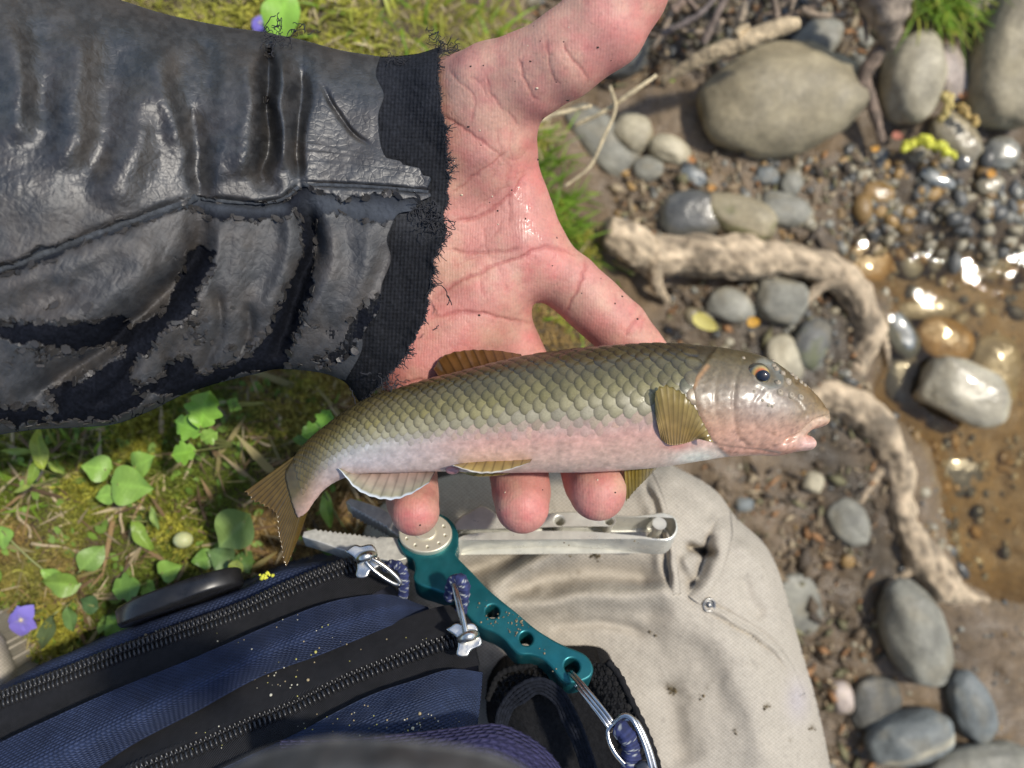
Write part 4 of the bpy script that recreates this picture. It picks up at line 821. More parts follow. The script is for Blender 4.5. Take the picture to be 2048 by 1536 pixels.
draped_band('pocket_welt', [(1284,932),(1298,958),(1318,1005),(1333,1060),(1343,1120),(1352,1190)], [26,24,22,20], .0018, tr, leg, BVH_PANTS, colfn=pants_col)
draped_band('side_seam', [(1395,1212),(1450,1231),(1518,1270),(1568,1320),(1602,1392)], [22,20,18], .0012, tr, leg, BVH_PANTS, colfn=pants_col)
def snap():
    c = on(BVH_PANTS, 1416, 1208, .0012); s = leg; n = np.array([.15, .0, 1.0]); n /= np.linalg.norm(n); t1 = np.cross(n, [0, 1, 0]); t1 /= np.linalg.norm(t1); t2 = np.cross(n, t1); a = np.linspace(0, 2*np.pi, 24, endpoint=False)
    prof = [(1.0,-.3),(1.0,.15),(.88,.28),(.72,.2),(.6,.05),(.5,.08),(.4,.3),(.2,.42),(0,.45)]; R = .0030
    V = np.vstack([c+R*(r*(np.cos(a)[:, None]*t1+np.sin(a)[:, None]*t2)+z*n) for r, z in prof])
    mesh_obj('snap_button', V, grid_faces(len(prof), 24, True, True), mat('snap_metal', (.30,.29,.27), .35, 1.0), leg)
snap()
leg2 = empty('trouser_leg', wp(-20, 1350, 400)); setpar(leg2, person)
inflate('cloth', [(-140,1210),(-40,1235),(5,1268),(20,1300),(36,1345),(28,1385),(-40,1440),(-140,1460)], 392, 372, 60, 4.0, [], tr, leg2, 470, pants_col, noise=.4)
# crumbs of soil stuck to the canvas
mb = MB(); r5 = random.Random(8)
for (u, v, n_) in ((1345,1380,14),(1535,1412,5),(1470,1462,4),(1190,1113,8),(1625,1455,4),(1300,1265,3),(1400,1395,3)):
    for q in range(n_):
        p = on(BVH_PANTS, u+r5.gauss(0, 5), v+r5.gauss(0, 4), .0003); s = r5.uniform(.0002, .0006); mb.add(ICO1[0]*s*(1+.3*rng.random((len(ICO1[0]), 1)))+p, ICO1[1], np.array((.11,.08,.035))*r5.uniform(.5, 1.5))
f = mb.build('soil_crumbs', mat('soil', attr='col', rough=.9), leg); f['kind'] = 'stuff'
# ------------------------------------------------------------------ the fish
DS = 1.0
FD = 258.0      # distance of the fish's mid plane, mm
fish = empty('fish', wp(1100, 830, FD), 'olive scaled fish with pink belly and bumpy snout lying across the fingers', 'fish')
ST = [  # top px, bottom px, half thickness mm   (snout -> tail)
 ((1652,832),(1651,843),2.0), ((1648,817),(1647,851),4.8), ((1638,800),(1634,856),6.8), ((1620,779),(1614,862),8.6), ((1603,763),(1598,876),9.8),
 ((1580,746),(1575,903),11.0), ((1548,724),(1545,910),12.2), ((1510,707),(1508,911),13.2), ((1460,697),(1458,913),14.0), ((1400,690),(1400,922),14.4),
 ((1320,686),(1322,934),15.0), ((1240,689),(1240,941),15.2), ((1160,696),(1160,945),15.0), ((1080,706),(1075,945),14.2), ((1000,722),(990,946),13.0),
 ((920,742),(908,943),11.5), ((860,757),(850,944),10.2), ((790,778),(785,946),8.6), ((735,797),(735,947),7.2), ((690,822),(700,953),5.8),
 ((655,848),(672,964),4.7), ((625,872),(648,981),3.8), ((602,896),(630,1003),2.8), ((588,914),(616,1024),2.0), ((576,930),(604,1034),1.1), ((566,944),(594,1040),.35)]
_t = np.array([s[0] for s in ST], float); _b = np.array([s[1] for s in ST], float); _w = np.array([s[2] for s in ST])
NS = 260
_k = np.linspace(0, 1, len(ST))
def _crs(a, n=NS):
    a = np.asarray(a, float).reshape(len(a), -1); q = np.vstack([2*a[0]-a[1], a, 2*a[-1]-a[-2]]); x = np.linspace(0, len(a)-1, n); i = np.minimum(x.astype(int), len(a)-2); t = (x-i)[:, None]
    A, B, C, D = q[i], q[i+1], q[i+2], q[i+3]
    return 0.5*((2*B)+(-A+C)*t+(2*A-5*B+4*C-D)*t*t+(-A+3*B-3*C+D)*t**3)
TOP, BOT, WID = _crs(_t), _crs(_b), _crs(_w)[:, 0]
HALF0 = np.linalg.norm(TOP-BOT, axis=1)/2
def fish_depth(u):      # the tail bends a little away
    return FD+6.0*smooth(760-np.asarray(u, float), 0, 220)
PXMM = FPX/FD
def build_fish_body():
    h = 0.62
    u0, u1, v0, v1 = 560, 1662, 672, 1052
    X = np.arange(u0, u1, h*PXMM); Y = np.arange(v0, v1, h*PXMM); Zs = np.arange(-17.5, 17.6, h)
    U, Vv = np.meshgrid(X, Y, indexing='ij'); P = np.stack([U.ravel(), Vv.ravel()], -1)
    # station coordinate s and height t of every pixel
    D = BOT-TOP; c = D[None, :, 0]*(P[:, None, 1]-TOP[None, :, 1])-D[None, :, 1]*(P[:, None, 0]-TOP[None, :, 0])
    near = ((P[:, None, :]-((TOP+BOT)/2)[None])**2).sum(2) < (1.5*HALF0[None]+12)**2
    sg = c > 0; ch = (sg[:, :-1] != sg[:, 1:]) & near[:, :-1]; i = np.argmax(ch, 1); has = ch.any(1)
    ar = np.arange(len(P)); c0, c1 = c[ar, i], c[ar, np.minimum(i+1, NS-1)]; fr = np.where(has, c0/np.where(np.abs(c0-c1) < 1e-9, 1, c0-c1), 0)
    S = np.where(has, i+fr, np.where(P[:, 0] > 1500, 0, NS-1)); S = np.clip(S, 0, NS-1); iS = np.minimum(S.astype(int), NS-2); fS = (S-iS)[:, None]
    tp = TOP[iS]*(1-fS)+TOP[iS+1]*fS; bt = BOT[iS]*(1-fS)+BOT[iS+1]*fS; wd = WID[iS]*(1-fS[:, 0])+WID[iS+1]*fS[:, 0]
    mid = (tp+bt)/2; hv = (tp-bt)/2; hl = np.linalg.norm(hv, axis=1); t = ((P-mid)*hv).sum(1)/hl**2
    off = np.linalg.norm(P-mid-hv*t[:, None], axis=1)   # beyond the ends
    off = np.where(has, 0, np.maximum(off, 20))/PXMM if False else np.where(has, 0, off)/PXMM
    tc = np.clip(t, -1.3, 1.3); wd = wd*np.where(t < 0, 1-.10*tc*tc, 1-.12*tc*tc)
    sh = U.shape; T = t.reshape(sh); WD = wd.reshape(sh); HL = (hl/PXMM).reshape(sh); OFF = off.reshape(sh)
    r = np.sqrt(T[..., None]**2+(Zs[None, None, :]/WD[..., None])**2)
    sc_ = np.minimum(HL, WD)[..., None]
    f = (r-1)*sc_*0.9+OFF[..., None]
    Gx = (U/PXMM)[..., None]; Gy = (Vv/PXMM)[..., None]; Gz = Zs[None, None, :]
    def cap(a, b, ra, rb, zs, zc=0):
        a = np.array(a)/PXMM; b = np.array(b)/PXMM; ab = b-a; hh = np.clip(((Gx-a[0])*ab[0]+(Gy-a[1])*ab[1])/(ab@ab), 0, 1)
        return np.sqrt((Gx-a[0]-hh*ab[0])**2+(Gy-a[1]-hh*ab[1])**2+((Gz-zc)*zs)**2)-(ra+(rb-ra)*hh)
    f = smin(f, cap((1545,888), (1612,885), 3.2, 2.5, .38), 1.6)            # lower jaw
    f = np.maximum(f, -cap((1604,867), (1660,859), 0.25, 1.15, .0), )          # mouth gap
    V, Fc = surface_nets(f.astype(np.float32), (0, 0, 0), 1.0)
    uu = u0+V[:, 0]*h*PXMM; vv = v0+V[:, 1]*h*PXMM; zz = -17.5+V[:, 2]*h
    Pm = wp(uu, vv, fish_depth(uu)); 
    # build in the plane at the fish's own distance, thickness straight towards the camera side (+z)
    Pm[:, 2] += zz/1000.0
    Fc = Fc[:, ::-1]
    Pm = lap_smooth(Pm, Fc, 3, .5)
    N = vnormals(Pm, Fc)
    if N[np.argmax(Pm[:, 2]), 2] < 0: Fc = Fc[:, ::-1]; N = -N
    return Pm, Fc, N, np.stack([uu, vv], -1)
fV, fF, fN, fQ = build_fish_body()
side = np.abs(fN[:, 2])
# head plates, lips, eye socket
OPER = resample([(1412,712),(1385,738),(1368,762),(1366,790),(1378,825),(1398,862),(1425,892),(1456,914)], 40)
PREO = resample([(1447,770),(1443,800),(1446,835),(1455,866),(1480,888)], 24)
MOUTH = resample([(1642,832),(1624,836),(1606,843),(1592,856),(1580,868),(1556,877)], 30)
EYE = (1518, 749)
disp = np.zeros(len(fV))
sd = -polyside(fQ, OPER)      # >0 in front of (head side) of the gill edge
sd = np.where(fQ[:, 0] > 1470, np.abs(sd), sd)
disp += 0.42*smooth(sd, -5, 5)*np.exp(-np.maximum(sd, 0)/60)*(fQ[:, 0] < 1500)
disp -= 0.18*np.exp(-((sd+6)/6)**2)
d, pos = polydist(fQ, PREO); disp -= 0.4*np.exp(-(d/3.2)**2)
d, pos = polydist(fQ, MOUTH); mo = np.exp(-(d/4.0)**2); disp -= 1.1*mo; disp += 0.35*np.exp(-((d-11)/6)**2)*smooth(fQ[:, 0], 1570, 1600)
d, pos = polydist(fQ, [(1545,905),(1500,897),(1440,889),(1400,880)]); disp -= .35*np.exp(-(d/3)**2)
d, pos = polydist(fQ, [(1568,872),(1548,884),(1530,890)]); disp -= .5*np.exp(-(d/3)**2)
de = np.hypot(fQ[:, 0]-EYE[0], (fQ[:, 1]-EYE[1])*1.05); disp += .35*np.exp(-((de-31)/6)**2); disp -= 1.0*np.exp(-(de/22)**4)
d = np.hypot(fQ[:, 0]-1578, fQ[:, 1]-762); disp -= .5*np.exp(-(d/6)**2); disp += .25*np.exp(-((d-10)/4)**2)
disp += .16*fbm(fQ/22, 3, 5)+.09*fbm(fQ/6, 2, 6)
for pts_, a_ in (([(1500,780),(1480,810),(1490,850),(1530,868)], .25), ([(1545,790),(1570,800),(1590,830)], .3), ([(1470,722),(1455,750),(1447,770)], .22), ([(1495,775),(1535,782),(1560,772)], .22), ([(1425,735),(1410,770),(1408,810),(1420,850)], .18)):
    d, pos = polydist(fQ, resample(pts_, 14)); disp -= a_*np.exp(-(d/3.0)**2)
fV = fV+fN*(disp*smooth(side, .1, .4)/1000)[:, None]

def st_of(Q):
    """fish coordinates (station 0..1, height -1..1) of photo-plane points"""
    D = BOT-TOP; out = np.zeros((len(Q), 2))
    for k0 in range(0, len(Q), 20000):
        P = Q[k0:k0+20000]
        c = D[None, :, 0]*(P[:, None, 1]-TOP[None, :, 1])-D[None, :, 1]*(P[:, None, 0]-TOP[None, :, 0])
        sg = c > 0; ch = sg[:, :-1] != sg[:, 1:]; i = np.argmax(ch, 1); has = ch.any(1); i = np.where(has, i, np.where(P[:, 0] > 1500, 0, NS-2))
        mid = (TOP[i]+BOT[i])/2; hv = (TOP[i]-BOT[i])/2; out[k0:k0+20000, 0] = i/(NS-1); out[k0:k0+20000, 1] = ((P-mid)*hv).sum(1)/(hv**2).sum(1)
    return out
def ramp(t, stops):
    xs = [s[0] for s in stops]; return np.stack([np.interp(t, xs, [s[1][k] for s in stops]) for k in range(3)], -1)
def fish_color(Q):
    st = st_of(Q); t = st[:, 1]; u, v = Q[:, 0], Q[:, 1]
    n = fbm(Q/26, 4, 12); n2 = fbm(Q/7, 3, 13)
    body = ramp(t+.10*n, [(-1.05,(.60,.45,.36)),(-.72,(.58,.39,.31)),(-.40,(.54,.31,.25)),(-.22,(.42,.28,.23)),(-.05,(.29,.25,.17)),(.25,(.165,.140,.060)),(.6,(.085,.068,.03)),(.85,(.045,.031,.012)),(1.1,(.026,.018,.008))])
    # whiter and greyer behind, towards the tail
    rear = smooth(1010-u, 0, 260)[:, None]
    bodyr = ramp(t+.12*n, [(-1.05,(.50,.39,.36)),(-.6,(.48,.42,.40)),(-.25,(.41,.385,.35)),(0,(.27,.24,.16)),(.3,(.155,.128,.05)),(.7,(.08,.06,.022)),(1.1,(.034,.024,.01))])
    body = body*(1-rear)+bodyr*rear
    tail = smooth(700-u, 0, 90)[:, None]; tc = ramp(t, [(-1,(.46,.30,.24)),(-.55,(.30,.20,.13)),(-.1,(.115,.085,.03)),(1,(.06,.042,.013))]); body = body*(1-tail)+tc*tail
    head = ramp(t+.05*n, [(-1.05,(.52,.25,.18)),(-.75,(.55,.31,.22)),(-.45,(.52,.29,.19)),(-.15,(.35,.225,.14)),(.15,(.22,.165,.105)),(.5,(.15,.115,.062)),(.8,(.095,.07,.03)),(1.1,(.05,.036,.014))])
    cheek = np.exp(-(((u-1500)/70)**2+((v-808)/40)**2))[:, None]; head = head*(1-.5*cheek)+np.array((.29,.235,.215))*.5*cheek
    sn = smooth(u, 1545, 1610)[:, None]*smooth(t, -.35, 0)[:, None]; head = head*(1-sn)+np.array((.19,.125,.055))*sn
    lip = np.exp(-(polydist(Q, MOUTH)[0]/11)**2)[:, None]*smooth(u, 1560, 1600)[:, None]; head = head*(1-.8*lip)+np.array((.50,.36,.24))*.8*lip
    jaw = (smooth(u, 1570, 1600)*smooth(v, 866, 876))[:, None]; head = head*(1-jaw)+np.array((.72,.45,.37))*jaw
    sd = -polyside(Q, OPER); sd = np.where(u > 1470, np.abs(sd), sd); hm = smooth(sd, -3, 3)[:, None]*(u > 1340)[:, None]
    c = body*(1-hm)+head*hm
    ist = np.exp(-(((u-1385)/48)**2+((v-912)/17)**2))[:, None]*(1-hm); c = c*(1-ist)+np.array((.74,.73,.62))*ist
    dk = np.exp(-(polydist(Q, [(1395,735),(1372,758),(1362,778)])[0]/9)**2)[:, None]*(1-hm); c = c*(1-.8*dk)+np.array((.05,.055,.05))*.8*dk
    er = np.exp(-(polydist(Q, [(1398,735),(1376,758),(1367,776)])[0]/4)**2)[:, None]*hm; c = c*(1-.7*er)+np.array((.45,.24,.10))*.7*er
    rb = np.exp(-(((u-1340)/26)**2+((v-884)/12)**2))[:, None]; c = c*(1-.7*rb)+np.array((.55,.20,.17))*.7*rb
    eye = np.exp(-((np.hypot(u-EYE[0], v-EYE[1])-24)/7)**2)[:, None]; c = c*(1-.6*eye)+np.array((.24,.25,.22))*.6*eye
    n3 = fbm(Q/3.2, 2, 14); pores = smooth(fbm(Q/4.5, 2, 15), .25, .5)*hm[:, 0]; c = c*(1+.24*n2[:, None]+.20*n[:, None]+.12*n3[:, None]-.22*pores[:, None])
    return np.clip(c, .01, .9)
fcol = fish_color(fQ)
shad = mat('fish_skin', attr='col', rough=.28, coat=.25, coatr=.2, spec=.5, sss=.06, sssr=(.003,), noise=[(700, .10, 4)], bump=[('noise', 420, .16, .0006), ('noise', 1300, .12, .0003)], rnoise=(160, .30, .5))
mesh_obj('body', fV, fF, shad, fish, col=fcol)
BVH_FISH = BVHTree.FromPolygons(fV.tolist(), fF.tolist())
# --- scales on the flank, each its own plate
def surf(S, PH):
    """point and normal on the flank: station S (0..NS-1), angle PH from the back"""
    S = np.clip(S, 0, NS-1.001); i = S.astype(int); f = (S-i)[:, None]
    tp = TOP[i]*(1-f)+TOP[i+1]*f; bt = BOT[i]*(1-f)+BOT[i+1]*f; wd = WID[i]*(1-f[:, 0])+WID[i+1]*f[:, 0]
    t = np.cos(PH); mid = (tp+bt)/2; q = mid+(tp-bt)/2*t[:, None]
    wd = wd*np.where(t < 0, 1-.10*t*t, 1-.12*t*t)
    P = wp(q[:, 0], q[:, 1], fish_depth(q[:, 0])); P[:, 2] += wd*np.sin(PH)/1000
    hv = (tp-bt)/2; hl = np.linalg.norm(hv, axis=1)/PXMM
    e = hv/np.linalg.norm(hv, axis=1)[:, None]
    Nn = np.stack([e[:, 0]*t/hl, -e[:, 1]*t/hl, np.sin(PH)/wd], -1); Nn /= np.linalg.norm(Nn, axis=1)[:, None]
    return P, Nn, q
MIDL = (TOP+BOT)/2; ARC = np.r_[0, np.cumsum(np.linalg.norm(np.diff(MIDL, axis=0), axis=1))]
HALF = np.linalg.norm(TOP-BOT, axis=1)/2
scale_mat = mat('fish_scale', attr='col', rough=.27, coat=.3, coatr=.15, noise=[(1500, .10, 3)], rnoise=(300, .2, .4), bump=[('noise', 1800, .10, .0003)])
a_out = np.linspace(0, 2*np.pi, 18, endpoint=False)
def scales():
    sr = random.Random(11); cnt = 0; rows = 12; small = MB()
    s_at = lambda arc: np.interp(arc, ARC, np.arange(NS))
    rowsphi = np.radians(np.linspace(15, 106, rows))
    dphi = rowsphi[1]-rowsphi[0]; todo = []
    arc0 = np.interp(1372, MIDL[::-1, 0], ARC[::-1]); arc1 = np.interp(606, MIDL[::-1, 0], ARC[::-1])
    arc = arc0; col_i = 0
    while arc < arc1:
        half = np.interp(arc, ARC, HALF); pitch = .215*half
        for j in range(rows):
            ph = rowsphi[j]; a2 = arc+(pitch/2 if j % 2 else 0)
            todo.append((a2, ph, pitch, half))
        arc += pitch
    for a2, ph, pitch, half in todo:
        a2 += sr.uniform(-.07, .07)*pitch; ph += sr.uniform(-.08, .08)*dphi
        Lh = pitch*.74*sr.uniform(.93, 1.06); Hh = dphi*1.06*sr.uniform(.92, 1.06)
        vs, hs, rad = [0.0], [0.0], [0.0]; ys = [0.0]
        for ring, rr in ((0, .45), (1, .78), (2, 1.0)):
            ca, sa = np.cos(a_out), np.sin(a_out); e = .82
            vs += list(Lh*rr*np.sign(ca)*np.abs(ca)**e); ys += list(Hh*rr*np.sign(sa)*np.abs(sa)**e); rad += [rr]*18
        vs = np.array(vs); ys = np.array(ys); rad = np.array(rad)
        S = s_at(a2+vs); P, Nn, q = surf(S, np.clip(ph+ys, .12, 2.4))
        bury = smooth(np.degrees(ph), 78, 106)*.40
        hgt = (.20+.24*vs/Lh+.14*(1-rad**2)-.09*(rad > .95)-bury)*min(1, half/90)
        tl = q.copy()
        P = P+Nn*(hgt/1000)[:, None]
        c = fish_color(np.repeat(q[:1], 1, 0)); gold = sr.uniform(0, 1)
        t = math.cos(ph); fade = float(smooth(np.degrees(ph), 70, 100))
        mid_c = c[0]*((1.10+.34*gold)*(1-fade)+fade)*np.array((1.0, 1.03, .92+.14*sr.random())); edge = c[0]*np.array((.44, .45, .46))*(1-fade)+c[0]*.88*fade
        k = smooth(rad+.12*(vs < 0), .62, .98)[:, None]; cc = mid_c*(1-k)+edge*k
        Fc = [[0, 1+j, 1+(j+1) % 18] for j in range(18)]
        for rg in (0, 1):
            o0, o1 = 1+rg*18, 1+(rg+1)*18
            Fc += [[o0+j, o1+j, o1+(j+1) % 18, o0+(j+1) % 18] for j in range(18)]
        if cnt < 298: mesh_obj('scale', P, Fc, scale_mat, fish, col=np.clip(cc, .01, .9), origin=P[0])
        else: small.add(P, Fc, np.clip(cc, .01, .9))
        cnt += 1
    f = small.build('small_tail_scales', scale_mat, fish); f['kind'] = 'stuff'
    return cnt
NSCALES = scales()
# --- fins
def fin(name, A, B, dA, dB, c_base, c_tip, edge=None, rays=14, n=22, ray_dark=.5, bulge=0.0, part_mat=None, curl=0.0, ragged=.03, seed=0):
    m = rays*6+1
    A = resample(A, m); B = resample(B, m); t = np.linspace(0, 1, n)[:, None, None]
    rg = fbm(np.linspace(0, 9, m)[:, None]*np.ones((1, 2)), 3, seed)[:, None]*ragged
    B = B+(B-A)*rg; k = np.linspace(0, 1, m)*rays; ray = np.abs(np.sin(np.pi*k))       # 0 at rays
    B = B-(B-A)*(ray**2)[:, None]*.035
    Q = A[None]*(1-t)+B[None]*t; tt = np.broadcast_to(t[..., 0], (n, m)); dA_ = np.interp(np.linspace(0, 1, m), np.linspace(0, 1, len(np.atleast_1d(dA))), np.atleast_1d(dA)); dB_ = np.interp(np.linspace(0, 1, m), np.linspace(0, 1, len(np.atleast_1d(dB))), np.atleast_1d(dB))
    D = dA_[None]*(1-tt)+dB_[None]*tt-bulge*np.sin(np.pi*np.clip(tt, 0, 1))+curl*tt**3
    D = D+.22*(ray[None]-.5)*(1-.5*tt)+.25*fbm(Q.reshape(-1, 2)/30, 2, seed+3).reshape(n, m)
    P = wp(Q[..., 0], Q[..., 1], D).reshape(-1, 3)
    c = np.array(c_base)[None, None]*(1-tt[..., None])+np.array(c_tip)[None, None]*tt[..., None]
    rk = np.exp(-(ray/.33)**2)[None, :, None]; c = c*(1-ray_dark*rk)
    c = c*(1+.25*fbm(Q.reshape(-1, 2)/12, 3, seed+8).reshape(n, m)[..., None])
    if edge is not None:
        e = smooth(tt+.04*fbm(Q.reshape(-1, 2)/9, 2, seed).reshape(n, m), .86, .95)[..., None]; c = c*(1-e)+np.array(edge)*e
    th = .00018*(1-.7*tt.reshape(-1)); F1 = grid_faces(n, m); off = n*m
    V = np.vstack([P+np.array([0, 0, 1])*th[:, None], P-np.array([0, 0, 1])*th[:, None]])
    Fc = np.vstack([F1, F1[:, ::-1]+off])
    rim = np.r_[np.arange(m), (np.arange(1, n))*m+m-1, (n-1)*m+np.arange(m-2, -1, -1), np.arange(n-2, 0, -1)*m]
    r2_ = np.roll(rim, -1); Fc = np.vstack([Fc, np.stack([rim, rim+off, r2_+off, r2_], -1)])
    cc = c.reshape(-1, 3); return mesh_obj(name, V, Fc, part_mat or fin_mat, fish, col=np.clip(np.vstack([cc, cc]), .01, .9))
fin_mat = mat('fish_fin', attr='col', rough=.24, coat=.4, coatr=.1, translucent=.25)
fin('dorsal_fin', [(1045,715),(1000,724),(960,733),(915,745),(880,757)], [(1042,708),(985,700),(925,701),(885,712),(867,738)], [260,261,262], [263,266,266], (.13,.06,.02), (.17,.075,.02), rays=10, seed=1, ray_dark=.55)
fin('tail_fin', [(594,908),(602,935),(608,960),(614,985),(620,1012)], [(488,984),(505,1000),(528,1012),(546,1024),(553,1035),(556,1060),(562,1095),(572,1132),(598,1075)], [263], [268,266,266,268], (.135,.092,.02), (.155,.092,.02), rays=24, n=26, seed=2, ray_dark=.55)
fin('anal_fin', [(872,941),(830,944),(780,945),(730,942),(690,938)], [(858,966),(815,992),(765,1000),(715,980),(676,936)], [259,260,261], [252,252,254], (.58,.42,.36), (.36,.34,.20), edge=(.72,.76,.78), rays=10, seed=3, ray_dark=.35, bulge=1.5)
fin('pelvic_fin', [(1065,916),(1020,918),(970,921),(918,927)], [(1060,926),(1005,944),(955,946),(905,931)], [251], [244,243,245], (.40,.27,.06), (.50,.36,.12), edge=(.80,.80,.74), rays=8, n=14, seed=4, bulge=1)
fin('pelvic_fin', [(1030,936),(990,940),(950,942),(925,940)], [(1020,948),(985,952),(945,952),(910,942)], [258], [262], (.30,.20,.04), (.32,.22,.06), rays=6, n=10, seed=5)
fin('pectoral_fin', [(1322,880),(1340,890),(1365,888),(1396,878)], [(1310,826),(1310,790),(1322,771),(1343,773),(1368,787),(1391,815),(1410,850),(1427,885)], [245.5,244.5,245], [242,239.5,239,240,241.5], (.40,.25,.09), (.30,.22,.06), rays=16, n=30, seed=6, ray_dark=.32, bulge=1.6)
fin('pectoral_fin', [(1248,930),(1275,934),(1316,930)], [(1252,1004),(1272,980),(1312,938)], [264], [272], (.34,.23,.03), (.20,.15,.04), rays=9, n=16, seed=7, ray_dark=.6)
# --- vent, eye, tubercles
vq = ICO3[0]*np.array([.0022, .0014, .0016])+wp(905, 940, 253.5); mesh_obj('vent', vq, ICO3[1], mat('vent_skin', (.34, .17, .17), .35, coat=.2), fish)
def eye():
    hit = ray_px(BVH_FISH, *EYE); c = np.array(hit[0]) if hit[0] is not None else wp(*EYE, 245); R = .0040
    n = np.array([.10, .04, 1.0]); n /= np.linalg.norm(n)
    ctr = c-n*.0012
    V, Fc = ICO4; ang = np.degrees(np.arccos(np.clip(V@n, -1, 1)))
    # iris ring tinted by angle from the axis
    col = ramp(ang, [(0, (.30,.12,.05)), (22, (.40,.08,.02)), (28, (.50,.20,.04)), (37, (.42,.29,.09)), (46, (.20,.18,.09)), (52, (.06,.06,.045)), (90, (.10,.09,.07))])*(1+.2*fbm(V*9, 3, 4)[:, None])
    e = mesh_obj('eye', V*R*np.array([1.0, .95, .8])+ctr, Fc, mat('iris', attr='col', rough=.08, coat=1, coatr=.03), fish, col=np.clip(col, .01, .9))
    pc = ctr+np.array([.0004, -.0005, .0]); mesh_obj('pupil', ICO3[0]*np.array([.0021, .0018, .0007])+pc+n*.0034, ICO3[1], mat('pupil', (.004, .004, .005), .04, coat=1, coatr=.02), e)
eye()
tub_mat = mat('tubercle', (.33, .27, .19), .5, bump=[('noise', 900, .2, .0003)])
for (x, y, r) in [(1570,412,1),(1585,477,1.15),(1660,495,1.1),(1722,510,1.1),(1640,405,1.25),(1560,320,.9),(1605,350,.9),(1580,290,.85),(1545,300,.8),(1640,330,.8),(1690,380,.9),(1620,300,.7),(1665,360,.8),(1540,270,.7),(1610,265,.65),(1725,410,.75),(1750,430,.7),(1345,250,.6),(1470,530,.5),(1510,565,.5),(1535,570,.45),(1415,470,.5)]:
    u, v = 1080+x/3.303, 640+y/3.303; hit = ray_px(BVH_FISH, u, v)
    if hit[0] is None: continue
    c = np.array(hit[0]); n = np.array(hit[1]); n = n if n[2] > 0 else -n; R = .00088*r
    prof = [(1.25, -.1), (1.0, .28), (.78, .52), (.55, .48), (.40, .55), (.18, .95), (.0, 1.05)]
    t1 = np.cross(n, [0, 1, 0]); t1 /= np.linalg.norm(t1); t2 = np.cross(n, t1); a = np.linspace(0, 2*np.pi, 10, endpoint=False)
    V = np.vstack([c+R*(pr*(np.cos(a)[:, None]*t1+np.sin(a)[:, None]*t2)+pz*n) for pr, pz in prof])
    mesh_obj('tubercle', V, grid_faces(len(prof), 10, True, True), tub_mat, fish, origin=c)
# ------------------------------------------------------------------ fishing pliers lying on the knee
DS = 0.88
class Plane:
    """a flat working plane in the scene; outlines are given as sight lines and met with that plane"""
    def __init__(s, u, v, d, n):
        s.o = np.array(wp(u, v, d)); n = np.array(n, float); s.n = n/np.linalg.norm(n); s.x = np.cross([0, 1, 0], s.n); s.x /= np.linalg.norm(s.x); s.y = np.cross(s.n, s.x)
    def at(s, u, v, lift=0.0):
        c = np.array([0, 0, CAMZ]); r = np.array(wp(u, v, 300))-c; t = ((s.o-c)@s.n)/(r@s.n); return c+r*t+s.n*lift
    def loc(s, u, v): p = s.at(u, v)-s.o; return float(p@s.x), float(p@s.y)
    def matrix(s, lift=0.0):
        M = Matrix.Identity(4); p = s.o+s.n*lift
        for i in range(3): M[i][0], M[i][1], M[i][2], M[i][3] = s.x[i], s.y[i], s.n[i], p[i]
        return M
def cut_shape(name, pl, outline, holes, thick, bevel, m, parent, lift=0.0, round_pts=60, res=2):
    """flat part with real holes, top face on the plane (+lift), thickness below it"""
    cu = bpy.data.curves.new(name, 'CURVE'); cu.dimensions = '2D'; cu.fill_mode = 'BOTH'; cu.extrude = thick/2-bevel; cu.bevel_depth = bevel; cu.bevel_resolution = res
    def spline(pts):
        sp = cu.splines.new('POLY'); sp.points.add(len(pts)-1); sp.use_cyclic_u = True
        for k, (x, y) in enumerate(pts): sp.points[k].co = (x, y, 0, 1)
    ol = np.array([pl.loc(u, v) for u, v in outline])
    if round_pts: ol = resample(np.vstack([ol, ol[:1]]), round_pts+1)[:-1]
    spline(ol)
    for (u, v, r) in holes:
        c = np.array(pl.loc(u, v)); k = np.linalg.norm(pl.at(u, v)-pl.at(u+1, v)); a = np.linspace(0, 2*np.pi, 20, endpoint=False); spline(np.stack([c[0]+r*k*np.cos(a), c[1]+r*k*np.sin(a)], -1))
    tmp = bpy.data.objects.new('tmp', cu); COL.objects.link(tmp); dg = bpy.context.evaluated_depsgraph_get(); me = bpy.data.meshes.new_from_object(tmp.evaluated_get(dg)); bpy.data.objects.remove(tmp); bpy.data.curves.remove(cu)
    me.transform(pl.matrix(lift-thick/2)); me.materials.clear(); me.materials.append(m); me.name = name
    bm = bmesh.new(); bm.from_mesh(me); bmesh.ops.remove_doubles(bm, verts=bm.verts, dist=1e-6); bmesh.ops.recalc_face_normals(bm, faces=bm.faces); bm.to_mesh(me); bm.free()
    o = bpy.data.objects.new(name, me); COL.objects.link(o); setpar(o, parent); return o
PL = Plane(845, 1080, 338, (0.03, .60, .80))
pliers = empty('fishing_pliers', PL.o, 'fishing pliers with one silver and one teal handle lying on the knee', 'pliers')
silver = mat('silver_alloy', (.66,.64,.56), .38, .45, noise=[(300, .10, 4)], rnoise=(200, .25, .5), bump=[('noise', 1500, .12, .0002)])
cream = mat('bare_alloy', (.70,.66,.52), .42, .55, noise=[(300, .08, 4)], bump=[('noise', 1500, .12, .0002)])
teal = mat('teal_anodised', (.012,.125,.14), .38, .55, noise=[(250, .15, 4)], rnoise=(120, .3, .5), bump=[('noise', 1800, .15, .0002)])
jawm = mat('jaw_steel', (.62,.60,.53), .45, .35, noise=[(400, .2, 4)], bump=[('noise', 700, .3, .0004)])
